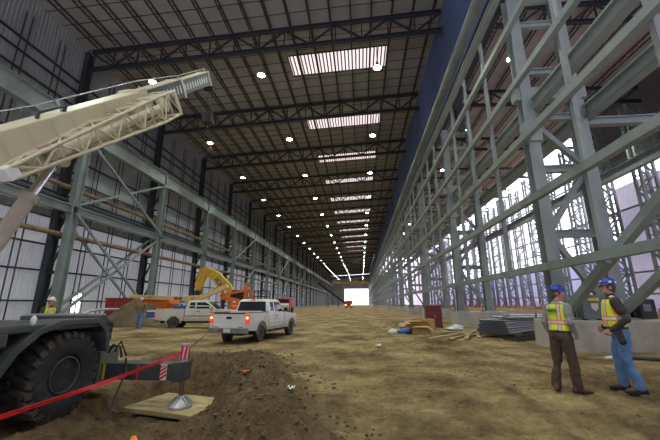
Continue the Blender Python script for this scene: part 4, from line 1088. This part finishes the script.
person('worker in lime vest just right of the orange-coated worker',stand(-10.1,28.6),radians(-120),
  arms=[((-.02,.28,1.14),(.12,.25,.95),(.3,0,-1),(0,-1,0),.4),((-.02,-.28,1.14),(.12,-.25,.95),(.3,0,-1),(0,1,0),.4)],feet=[(0,.12,.1,.02,.1),(0,-.12,-.1,.02,-.1)],
  H=.98,vox=.016,shirt=M['dark_shirt'],vest=True,pants=M['brown_cloth'],boot=M['boot_dark'],hat=M['hat_white'])
person('worker in red-orange coat beside the orange lift arms',stand(-9.2,29.5),radians(-60),
  arms=[((-.02,.28,1.14),(.12,.25,.95),(.3,0,-1),(0,-1,0),.4),((-.02,-.28,1.14),(.12,-.25,.95),(.3,0,-1),(0,1,0),.4)],feet=[(0,.12,.1,.02,.1),(0,-.12,-.1,.02,-.1)],
  H=1.0,vox=.016,shirt=M['orange'],jacket=True,pants=M['dark_shirt'],boot=M['boot_dark'],hat=M['hat_white'])

# ------------------------------------------------------------------ machines in the middle distance
ex=thing('excavator','yellow excavator with raised bent boom behind the pickups','excavator',(-12.7,36.2,0),pi)
for s in (-1,1):
    tk=[(-1.9,.45),(-1.55,.08),(1.55,.08),(1.9,.45),(1.6,.85),(-1.6,.85)]; MB().prism(tk,s*1.1-.28,s*1.1+.28).build('track',M['black'],ex,bevel=.05)
MB().bb((-.9,-.9,.5),(.9,.9,1.0)).build('undercarriage',M['dark_steel'],ex)
MB().prism([(-2.3,1.05),(1.2,1.05),(1.2,1.5),(.2,2.1),(-2.3,2.1),(-2.5,1.7)],-1.3,1.3).build('house',M['yellow'],ex,bevel=.06)
c=MB().prism([(-.5,1.3),(1.15,1.3),(1.25,2.0),(.95,3.0),(-.5,3.0)],.35,1.3).build('cab',M['black'],ex,bevel=.05)
MB().prism([(-.3,1.9),(1.05,1.9),(.85,2.85),(-.3,2.85)],1.29,1.315).build('cab_window',M['glass'],c)
c=MB().prism([(-.3,1.9),(1.05,1.9),(.85,2.85),(-.3,2.85)],.335,.36).build('cab_window',M['glass'],c)
bm_=[(.7,1.5),(1.1,1.45),(2.6,3.4),(3.6,4.65),(4.5,5.35),(5.0,5.45),(5.0,4.95),(4.5,4.7),(3.9,4.0),(2.3,2.6)]
bmo=MB().prism([(.5,1.8),(1.2,1.2),(2.7,2.9),(3.75,4.2),(4.85,4.85),(5.05,5.4),(4.5,5.6),(3.0,4.95),(1.65,3.7)],-.28,.28).build('boom',M['yellow'],ex,bevel=.05)
for s,r in ((-1,(pi/2,radians(-48),0)),(1,(pi/2,radians(48),pi))):
    pl=MB().box((2.95,s*.285,4.0),(.95,.01,.42),Matrix.Rotation(radians(-48),3,'Y')).build('logo_plate',M['black'],bmo)
    text_mesh('lettering','CAT',.42,M['white'],bmo,(2.95,s*.296,4.0),r,.003)
    MB().add([(2.84,s*.299,3.75),(3.06,s*.299,3.99),(2.80,s*.299,3.98)],[(0,1,2)]).build('logo_triangle',M['yellow_label'],bmo,fix=False)
MB().prism([(4.5,5.7),(5.2,5.5),(5.65,4.2),(5.65,2.9),(5.15,2.85),(4.75,4.0),(4.3,5.2)],-.2,.2).build('stick',M['yellow'],ex,bevel=.04)
MB().prism([(5.1,3.05),(5.55,3.0),(5.9,2.4),(5.75,1.75),(5.2,1.55),(4.75,1.9),(5.35,2.1),(5.4,2.5)],-.5,.5).build('bucket',M['dark_steel'],ex,bevel=.03)
MB().tube((3.0,0,4.95),(4.55,0,5.65),.10,n=12).build('stick_cylinder',M['galv'],ex,smooth=True)
for s in (-1,1): MB().tube((1.2,s*.4,1.6),(2.6,s*.4,3.5),.09,n=12).build('boom_cylinder',M['galv'],ex,smooth=True)

bl=thing('boom_lift','cream and orange boom lift with long flat boom behind dirt pile','boom lift',(-18.7,30.0,0))
MB().bb((-1.6,-1.0,.55),(1.5,1.0,1.1)).build('chassis',M['orange'],bl,bevel=.06)
for x in (-1.1,1.0):
    for s in (-1,1): MB().lathe([(.2,-.15),(.42,-.16),(.5,-.1),(.5,.1),(.42,.16),(.2,.15)],(x,s*1.1,.45),'Y',24).build('tyre',M['rubber'],bl,smooth=True)
MB().prism([(-1.9,1.15),(1.3,1.15),(1.6,1.6),(1.4,2.2),(-1.6,2.25),(-2.0,1.8)],-.95,.95).build('turntable_hood',M['orange'],bl,bevel=.12)
MB().beam((-2.2,-.9,2.25),(4.0,-.9,2.02),.36,.38).build('boom_section',M['lift_cream'],bl,bevel=.03)
mj=MB().beam((3.2,-.9,1.98),(4.6,-.9,2.06),.5,.62).build('boom_knuckle',M['lift_cream'],bl,bevel=.04)
MB().beam((4.3,-.9,2.05),(6.9,-.9,3.15),.36,.36).build('jib',M['lift_cream'],bl,bevel=.03)
MB().bb((2.1,-1.09,1.97),(2.45,-1.075,2.2)).build('red_decal',M['tape'],bl); MB().bb((2.5,-1.09,1.96),(2.85,-1.075,2.19)).build('blue_decal',M['blue'],bl)
text_mesh('lettering','JLG',.26,M['hat_blue'],bl,(3.9,-1.16,2.03),(pi/2,0,0),.003)
text_mesh('lettering','600S',.22,M['black'],bl,(-.2,-1.09,2.18),(pi/2,radians(2),0),.003)
al=thing('articulated_lift','orange articulated lift with folded arms and dark basket beside the excavator','boom lift',(-11.3,31.2,0))
MB().bb((-1.2,-.9,.45),(1.2,.9,1.0)).build('chassis',M['orange'],al,bevel=.05)
for x in (-.9,.9):
    for s in (-1,1): MB().lathe([(.2,-.14),(.36,-.15),(.42,-.1),(.42,.1),(.36,.15),(.2,.14)],(x,s*.95,.42),'Y',24).build('tyre',M['rubber'],al,smooth=True)
MB().bb((-.8,-.7,1.0),(1.0,.7,1.7)).build('turret',M['orange'],al,bevel=.08)
for a,b in (((.8,1.7),(-1.9,2.35)),((-1.9,2.35),(.9,2.9)),((.2,1.6),(-1.8,2.15)),((.9,2.9),(1.6,1.75))):
    MB().beam((a[0],-.3,a[1]),(b[0],-.3,b[1]),.22,.2).build('arm',M['orange'],al,bevel=.02)
MB().beam((.3,.1,1.7),(.5,.1,3.5),.24,.3).build('mast',M['orange'],al,bevel=.02)
bk=MB(); 
for z in (1.7,2.25,2.75): bk.beam((1.5,-.6,z),(2.6,-.6,z),.06,.06); bk.beam((1.5,.6,z),(2.6,.6,z),.06,.06); bk.beam((1.5,-.6,z),(1.5,.6,z),.06,.06); bk.beam((2.6,-.6,z),(2.6,.6,z),.06,.06)
for x in (1.5,2.6):
    for y in (-.6,.6): bk.beam((x,y,1.65),(x,y,2.75),.06,.06,up=(0,1,0))
bk.bb((1.45,-.65,1.6),(2.65,.65,1.68)); bk.build('basket',M['black'],al)
rt=thing('semi_truck','red truck cab facing the camera in the distance left of centre','truck',(-12.3,54,gz(-12.3,54)),radians(-84))
MB().prism([(1.6,.7),(2.9,.7),(2.95,1.35),(1.6,1.65)],-.95,.95).build('hood',M['beige_paint'],rt,bevel=.08)
MB().prism([(-.6,.8),(1.65,.8),(1.65,1.7),(1.25,2.5),(-.6,2.55)],-1.1,1.1).build('cab',M['red'],rt,bevel=.08)
MB().add([(1.67,-.9,1.75),(1.67,.9,1.75),(1.30,.85,2.38),(1.30,-.85,2.38)],[(0,1,2,3)]).build('windscreen',M['glass'],rt,fix=False)
MB().bb((-5.5,-1.15,1.0),(-.7,1.15,2.5)).build('box_body',M['red'],rt,bevel=.03)
MB().bb((2.85,-1.05,.5),(3.05,1.05,.8)).build('bumper',M['galv'],rt,bevel=.03)
for x in (2.2,-2.6,-4.2):
    for s in (-1,1): MB().lathe([(.2,-.12),(.45,-.13),(.5,-.08),(.5,.08),(.45,.13),(.2,.12)],(x,s*.95,.5),'Y',20).build('tyre',M['rubber'],rt,smooth=True)
ft=thing('distant_truck','small far truck with red lamps near the bright end opening','truck',(-4.2,120,gz(-4.2,120)),radians(90))
MB().bb((-3.2,-1.2,.7),(1.0,1.2,2.6)).build('box_body',M['red'],ft,bevel=.04); MB().prism([(1.0,.6),(3.0,.6),(3.0,1.4),(2.4,2.3),(1.0,2.3)],-1.1,1.1).build('cab',M['beige_paint'],ft,bevel=.05)
for s in (-1,1): MB().bb((-3.25,s*.95-.18,.9),(-3.19,s*.95+.18,1.3)).build('tail_lamp',M['tail_lit'],ft)
for x in (2.0,-2.0):
    for s in (-1,1): MB().lathe([(.2,-.12),(.45,-.13),(.5,-.08),(.5,.08),(.45,.13),(.2,.12)],(x,s*.95,.5),'Y',16).build('tyre',M['rubber'],ft,smooth=True)

# ------------------------------------------------------------------ heaps and containers on the left
def heap(name,label,cat,c,rx,ry,h,m,seed,nr=26,na=54):
    mb=MB(); vs=[(0,0,h)]; fs=[]
    for j in range(1,nr+1):
        q=j/nr
        for i in range(na):
            a=2*pi*i/na; k=1+.16*noise.noise(V((cos(a)*1.3,sin(a)*1.3,seed)))
            x,y=rx*q*k*cos(a),ry*q*k*sin(a); z=h*(1-q**1.5)*(.92+.2*noise.noise(V((x*.7,y*.7,seed))))+.16*h*(1-q)*noise.noise(V((x*2,y*2,seed)))+.10*noise.noise(V((x*4.5,y*4.5,seed)))*(1-q*.6)
            vs.append((x,y,z if j<nr else -.25))
    for i in range(na): fs.append((0,1+i,1+(i+1)%na))
    for j in range(nr-1):
        for i in range(na): a=1+j*na+i; b=1+j*na+(i+1)%na; fs.append((a,a+na,b+na,b))
    mb.add(vs,fs); return tag(mb.build(name,m,smooth='all',loc=(c[0],c[1],gz(c[0],c[1],False))),label,cat)
heap('dirt_pile','brown dirt pile behind man in tan coat, left of the off-white pickup','dirt pile',(-16.9,24.6),3.0,2.0,1.95,M['dirt_pile'],2.0)
heap('dirt_pile','low dirt mound between dirt pile and left wall column','dirt pile',(-21.0,24.6),2.0,1.4,.9,M['dirt_pile'],5.0)
c=thing('waste_container','dull red steel waste container behind the dirt pile by left wall','container',(-19.95,27.2,0),radians(3))
mb=MB(); mb.bb((-1.1,-.8,.1),(1.1,-.72,2.05)); mb.bb((-1.1,.72,.1),(1.1,.8,2.05)); mb.bb((-1.1,-.8,.1),(-1.02,.8,2.05)); mb.bb((1.02,-.8,.1),(1.1,.8,2.05)); mb.bb((-1.1,-.8,.1),(1.1,.8,.2)); mb.build('tub',M['red'],c)
for k in range(5): MB().bb((-1.06+k*.5,-.87,.0),(-.97+k*.5,-.8,2.0)).build('side_rib',M['red'],c)
MB().bb((-1.15,-.88,1.98),(1.15,-.76,2.1)).build('top_rail',M['red'],c)

# ------------------------------------------------------------------ material piles on the right
def tubeh(p,q,r,rin,n=14):
    mb=MB(); p=V(p);q=V(q); d,s,u=frame(q-p)
    R_=[[b+(s*cos(2*pi*i/n)+u*sin(2*pi*i/n))*rr for i in range(n)] for b,rr in ((p,rin),(p,r),(q,r),(q,rin),(p,rin))]
    return mb.loft(R_,cap=False)
pd=V((.68,.733,0)); pe=V((-.733,.68,0)); P0=V((6.25,15.5,0)); zg=gz(6.5,16.5,False)+.20; LP_=5.9
base=tubeh((0,0,0),(LP_,0,0),.055,.047).build('conduit_pipe',M['pipe_grey'],smooth=True); n=0
ang=math.atan2(pd.y,pd.x)
for j in range(6):
    for i in range(12-(j//2)):
        o=base if n==0 else base.copy()
        if n: COL.objects.link(o)
        off=(i+.5*(j%2)+ (j//2)*.5)*.112; p=P0+pe*off-pd*random.uniform(0,.07)
        o.location=(p.x,p.y,zg+.055+j*.0975); o.rotation_euler=(random.uniform(0,6),0,ang); n+=1
        tag(o,'dark grey conduit pipe in the tight hexagonal bundle beside the nearest pier','pipe','conduit pipes in the tight bundle')
lp=tubeh((0,0,0),(LP_,0,0),.045,.038).build('loose_pipe',M['pipe_light'],smooth=True)
for k in range(16):
    o=lp if k==0 else lp.copy()
    if k: COL.objects.link(o)
    p=P0+pe*(.10+.072*(k%12)+.03)+pd*(.35+random.uniform(0,.5)); lay=k//12
    o.location=(p.x,p.y,zg+.64+.05+lay*.09+random.uniform(0,.01)); o.rotation_euler=(0,radians(1.2)*1,ang+radians(random.uniform(-5,2)))
    tag(o,'pale galvanised pipe lying loose on top of the conduit bundle','pipe','loose pale pipes on the bundle')
lp2=tubeh((0,0,0),(5.0,0,0),.06,.05).build('drain_pipe',M['pipe_light'],smooth=True)
for k in range(6):
    o=lp2 if k==0 else lp2.copy()
    if k: COL.objects.link(o)
    o.location=(7.2+.13*(k%3)*.6,19.0+.13*(k%3)*.8,.45+.125*(k//3)+gz(7.5,19,False)); o.rotation_euler=(0,radians(5),radians(18+k))
    tag(o,'thicker grey pipe in small stack behind the conduit bundle','pipe','thicker grey pipes behind the bundle')
for k in range(3):
    p=P0+pd*(.9+k*1.9)+pe*.6; placed('timber_bearer',f'timber bearer under the conduit bundle, {ordn(k+1)} from its open end','timber',MB().bb((-.06,-.85,0),(.06,.85,.20)),M['wood'],(p.x,p.y,zg-.2),ang,'timber bearers under the bundle')
placed('bundle_stake','rusty upright stake holding the conduit bundle','stake',MB().beam((0,0,-.1),(0,0,1.0),.07,.07,up=(0,1,0)),M['pipe_brown'],(6.75+.95,15.45+.55,zg-.1))
# tangle of dark scrap below the bundle
mb=MB()
for k in range(150):
    x=6.45+random.gauss(.8,.7); y=14.95+random.gauss(.35,.22)+(x-6.4)*.6; a=random.uniform(-.7,1.4); l=random.uniform(.25,.8); z=gz(x,y,False)+random.uniform(.02,.22)
    d=V((cos(a),sin(a),random.uniform(-.25,.25)))*l/2; mb.tube(V((x,y,z))-d,V((x,y,z))+d,random.uniform(.008,.018),n=5)
tag(mb.build('scrap_tangle',mat('dark_scrap',(.055,.045,.04),.8)),'dark tangle of wire and scrap in front of conduit bundle','scrap',kind='stuff')
# lumber scraps
pk=[(4.2,16.0,62,1.9,.05),(4.45,16.3,48,2.1,.05),(4.7,16.1,70,1.6,.1),(4.9,16.6,35,2.0,.05),(4.0,16.9,30,2.2,.05),(3.8,17.4,22,2.4,.05),(4.5,17.5,15,2.4,.14),(5.1,17.0,58,1.8,.14),(5.3,16.5,75,1.5,.05),(4.2,18.1,28,2.2,.05),(4.9,18.0,10,2.0,.05),(5.45,17.3,50,1.7,.05)]
for k,(x,y,a,l,dz) in enumerate(pk):
    o=MB().bb((-l/2,-.09 if k%3 else -.05,0),(l/2,.09 if k%3 else .05,.045)).build('timber_plank',M['wood'],bevel=.006)
    o.location=(x,y,gz(x,y,False)+dz); o.rotation_euler=(radians(random.uniform(-8,8)),radians(random.uniform(-6,2)),radians(a))
    tag(o,'weathered timber offcut in the loose heap left of the conduit bundle','timber','timber offcuts left of the bundle')
# burgundy crate
c=thing('steel_cabinet','burgundy red steel cabinet standing in front of the second pier','cabinet',(4.78,23.5,gz(4.78,23.5)-.02))
MB().bb((-.5,-.35,.08),(.5,.35,1.38)).build('cabinet_body',M['burgundy'],c,bevel=.02)
MB().bb((-.46,-.365,.14),(-.01,-.35,1.3)).build('door',M['burgundy'],c,bevel=.008); MB().bb((.01,-.365,.14),(.46,-.35,1.3)).build('door',M['burgundy'],c,bevel=.008)
MB().bb((.03,-.385,.65),(.06,-.36,.85)).build('handle',M['galv'],c); MB().bb((-.52,-.37,1.38),(.52,.37,1.42)).build('top',M['burgundy'],c)
for x in (-.44,.44): MB().bb((x-.05,-.3,0),(x+.05,.3,.08)).build('foot',M['black'],c)
# cardboard boxes
def carton(label,loc,rot,s,openf):
    t=thing('cardboard_box',label,'box',loc,rot,'cardboard boxes by the burgundy cabinet'); a,b,h=s
    mb=MB(); mb.bb((-a/2,-b/2,0),(a/2,-b/2+.02,h)); mb.bb((-a/2,b/2-.02,0),(a/2,b/2,h)); mb.bb((-a/2,-b/2,0),(-a/2+.02,b/2,h)); mb.bb((a/2-.02,-b/2,0),(a/2,b/2,h)); mb.bb((-a/2,-b/2,0),(a/2,b/2,.02))
    mb.build('carton',M['cardboard'],t)
    if openf:
        for s_,ax in ((-1,0),(1,0),(-1,1),(1,1)):
            if ax: MB().beam((s_*a/2,0,h),(s_*(a/2+.22),0,h-.10),b,.012).build('flap',M['cardboard'],t)
            else: MB().beam((0,s_*b/2,h),(0,s_*(b/2+.22),h+.06),a,.012).build('flap',M['cardboard'],t)
    else: MB().bb((-a/2,-b/2,h),(a/2,b/2,h+.012)).build('flap',M['cardboard'],t)
def onz(x,y): return (x,y,gz(x,y)-.01)
carton('open cardboard box with spread flaps, leftmost by the blue bags',onz(2.75,20.3),.5,(.8,.6,.42),True)
carton('low flattened cardboard box in front of the open one',onz(3.2,19.2),-.3,(.85,.55,.30),True)
carton('tall closed cardboard box leaning near the burgundy cabinet',onz(4.05,21.6),.15,(.65,.55,.62),False)
carton('larger open cardboard box behind the other cartons',onz(3.3,21.5),.2,(1.1,.8,.45),True)
def bag(name,label,cat,x,y,r,m,seed):
    mb=MB(); mb.ell((0,0,r[2]*.8),r,n=20,k=12); o=mb.build(name,m,smooth='all',loc=onz(x,y))
    for v in o.data.vertices: v.co*=1+.28*noise.noise(v.co*4+V((seed,0,0)))
    tag(o,label,cat)
bag('plastic_bag','white plastic bag lying left of the cardboard boxes','bag',1.75,20.0,(.26,.2,.15),M['white'],1)
bag('plastic_bag','blue plastic bag in front of the cardboard boxes','bag',2.35,19.3,(.42,.24,.17),M['blue'],4)
bag('plastic_bag','small blue bundle on the ground behind the boxes','bag',2.75,22.6,(.25,.22,.35),M['blue'],7)
bag('plastic_bag','pale plastic sheet heap right of the burgundy cabinet','bag',5.75,21.5,(.36,.2,.16),M['white'],9)
bag('plastic_bag','flat pale plastic sheet by the timber offcuts','bag',5.3,20.4,(.5,.25,.14),M['galv'],12)
# gear on the nearest pier
eb=thing('electrical_box','grey electrical cabinet with yellow sticker standing on the nearest pier','electrical box',(8.12,12.98,1.0))
MB().bb((-.38,-.22,.04),(.38,.20,.86)).build('box_body',M['panel_grey'],eb,bevel=.02)
d=MB().bb((-.35,-.235,.07),(.35,-.22,.83)).build('door',M['panel_grey'],eb,bevel=.008)
MB().bb((-.17,-.240,.66),(.20,-.235,.76)).build('yellow_sticker',M['yellow_label'],d)
mb=MB(); mb.add([(-.10,-.241,.58),(-.10,-.241,.42),(.02,-.241,.30),(.14,-.241,.42),(.14,-.241,.58)],[(0,1,2,3,4)]); mb.build('white_shield_sticker',M['white'],d,fix=False)
for x in (-.3,.3): MB().bb((x-.06,-.2,0),(x+.06,.18,.04)).build('foot',M['black'],eb)
placed('water_bottle','small pale blue bottle on the pier beside the grey electrical cabinet','bottle',MB().lathe([(.001,0),(.038,0),(.038,.15),(.015,.19),(.015,.22),(.001,.22)],(0,0,0),n=14),mat('bottle_blue',(.45,.60,.75),.15),(8.62,12.85,1.0),smooth=True)
gm=thing('welding_machine','black welding machine on the pier behind man in blue jeans','machine',(9.95,13.2,1.0),.2)
MB().bb((-.32,-.28,.04),(.32,.28,.72)).build('case',M['black'],gm,bevel=.05); MB().path([(-.25,0,.70),(-.2,0,.82),(.2,0,.82),(.25,0,.70)],.018).build('handle',M['dark_steel'],gm,smooth=True); MB().bb((-.2,-.29,.3),(.1,-.278,.55)).build('control_panel',M['panel_grey'],gm)
# orange netting along the aisle
nf=thing('safety_fence','long orange safety netting along the far side of the aisle','fence',(30.0,42,.55))
mb=MB()
for k in range(8): mb.beam((0,0,.15+k*.14),(0,100,.15+k*.14),.012,.02)
for k in range(200): mb.beam((0,k*.5,.12),(0,k*.5,1.18),.02,.012,up=(0,1,0))
tag(mb.build('netting',M['netting'],nf),kind='stuff')
mb=MB()
for k in range(26): MB().beam((.03,k*4,-.2),(.03,k*4,1.35),.06,.06,up=(0,1,0)).build('fence_post',M['dark_steel'],nf)

# ------------------------------------------------------------------ clods, stones and litter
def rock_mb(mb,c,r):
    bm=bmesh.new(); bmesh.ops.create_icosphere(bm,subdivisions=1,radius=1)
    o=V((random.uniform(0,50),random.uniform(0,50),0)); sx,sy,sz=r*random.uniform(.7,1.3),r*random.uniform(.7,1.3),r*random.uniform(.5,.9)
    bm.verts.ensure_lookup_table()
    vs=[]
    for v in bm.verts:
        k=1+.4*noise.noise(v.co*1.1+o); vs.append((c[0]+v.co.x*sx*k,c[1]+v.co.y*sy*k,c[2]+v.co.z*sz*k))
    mb.add(vs,[tuple(w.index for w in f.verts) for f in bm.faces]); bm.free()
mb=MB(); random.seed(21)
for k in range(3000):
    y=random.uniform(2.2,11.8); e=edge_x(y); 
    x=e+random.gauss(.45,.75) if random.random()<.72 else random.uniform(-7,7)
    far=not(-1.8<x-e<2.4)
    r=abs(random.gauss(0,.017 if not far else .009))+.006
    rock_mb(mb,(x,y,gz(x,y)+r*.2),min(r,.11))
tag(mb.build('soil_clods',M['dirt_pile']),'loose brown soil clods strewn along the dug edge','soil',kind='stuff')
def scrap(name,label,cat,x,y,s,m,seed,up=.02):
    mb=MB(); n=7; vs=[]
    for j in range(n):
        for i in range(n):
            u,v=i/(n-1)-.5,j/(n-1)-.5; vs.append((u*s[0],v*s[1],s[2]*(.5+noise.noise(V((u*3,v*3,seed))))))
    mb.add(vs,[(j*n+i,j*n+i+1,(j+1)*n+i+1,(j+1)*n+i) for j in range(n-1) for i in range(n-1)])
    o=mb.build(name,m,smooth='all',loc=(x,y,gz(x,y)+up),rotz=seed,fix=False)
    sd=o.modifiers.new('thick','SOLIDIFY'); sd.thickness=.006
    tag(o,label,cat)
scrap('paper_scrap','white paper scrap lying alone in mid floor','litter',.62,13.2,(.30,.18,.10),M['white'],1.3)
scrap('paper_scrap','crumpled white and blue wrapper on the loose soil','litter',-1.25,6.2,(.14,.10,.08),M['white'],2.1,.05)
scrap('plastic_rag','bright orange plastic scrap in the soil near bottom left corner','litter',-2.95,4.55,(.28,.24,.16),M['hv_orange'],3.2,.03)
scrap('plastic_rag','small orange marker scrap on the edge of the dug pit','litter',-2.35,7.0,(.12,.10,.06),M['hv_orange'],4.4,.06)
scrap('paper_scrap','small white scrap on rim of dug pit beside timber mat','litter',-2.95,8.2,(.10,.08,.06),M['white'],5.4,.06)
for k,(x,y,a,l) in enumerate(((7.35,11.0,15,.75),(7.9,10.7,-20,.6))):
    placed('offcut_pipe',['white plastic pipe offcut on dirt right of man in jeans','dark pipe offcut beside the white one at right edge'][k],'pipe',MB().tube((-l/2,0,.05),(l/2,0,.05),.05,n=12),[M['white'],M['dark_steel']][k],(x,y,gz(x,y)),radians(a),smooth=True)

# ------------------------------------------------------------------ sky and exposure
w=bpy.data.worlds.new('overcast_sky'); S.world=w; w.use_nodes=True
bg=w.node_tree.nodes['Background']; bg.inputs['Color'].default_value=(.86,.82,1.0,1); bg.inputs['Strength'].default_value=3.0
S.view_settings.view_transform='Standard'; S.view_settings.look='None'; S.view_settings.exposure=.5; S.view_settings.gamma=1; S.view_settings.use_curve_mapping=False
S.cycles.max_bounces=6; S.cycles.diffuse_bounces=4; S.cycles.use_denoising=True; S.cycles.sample_clamp_indirect=6
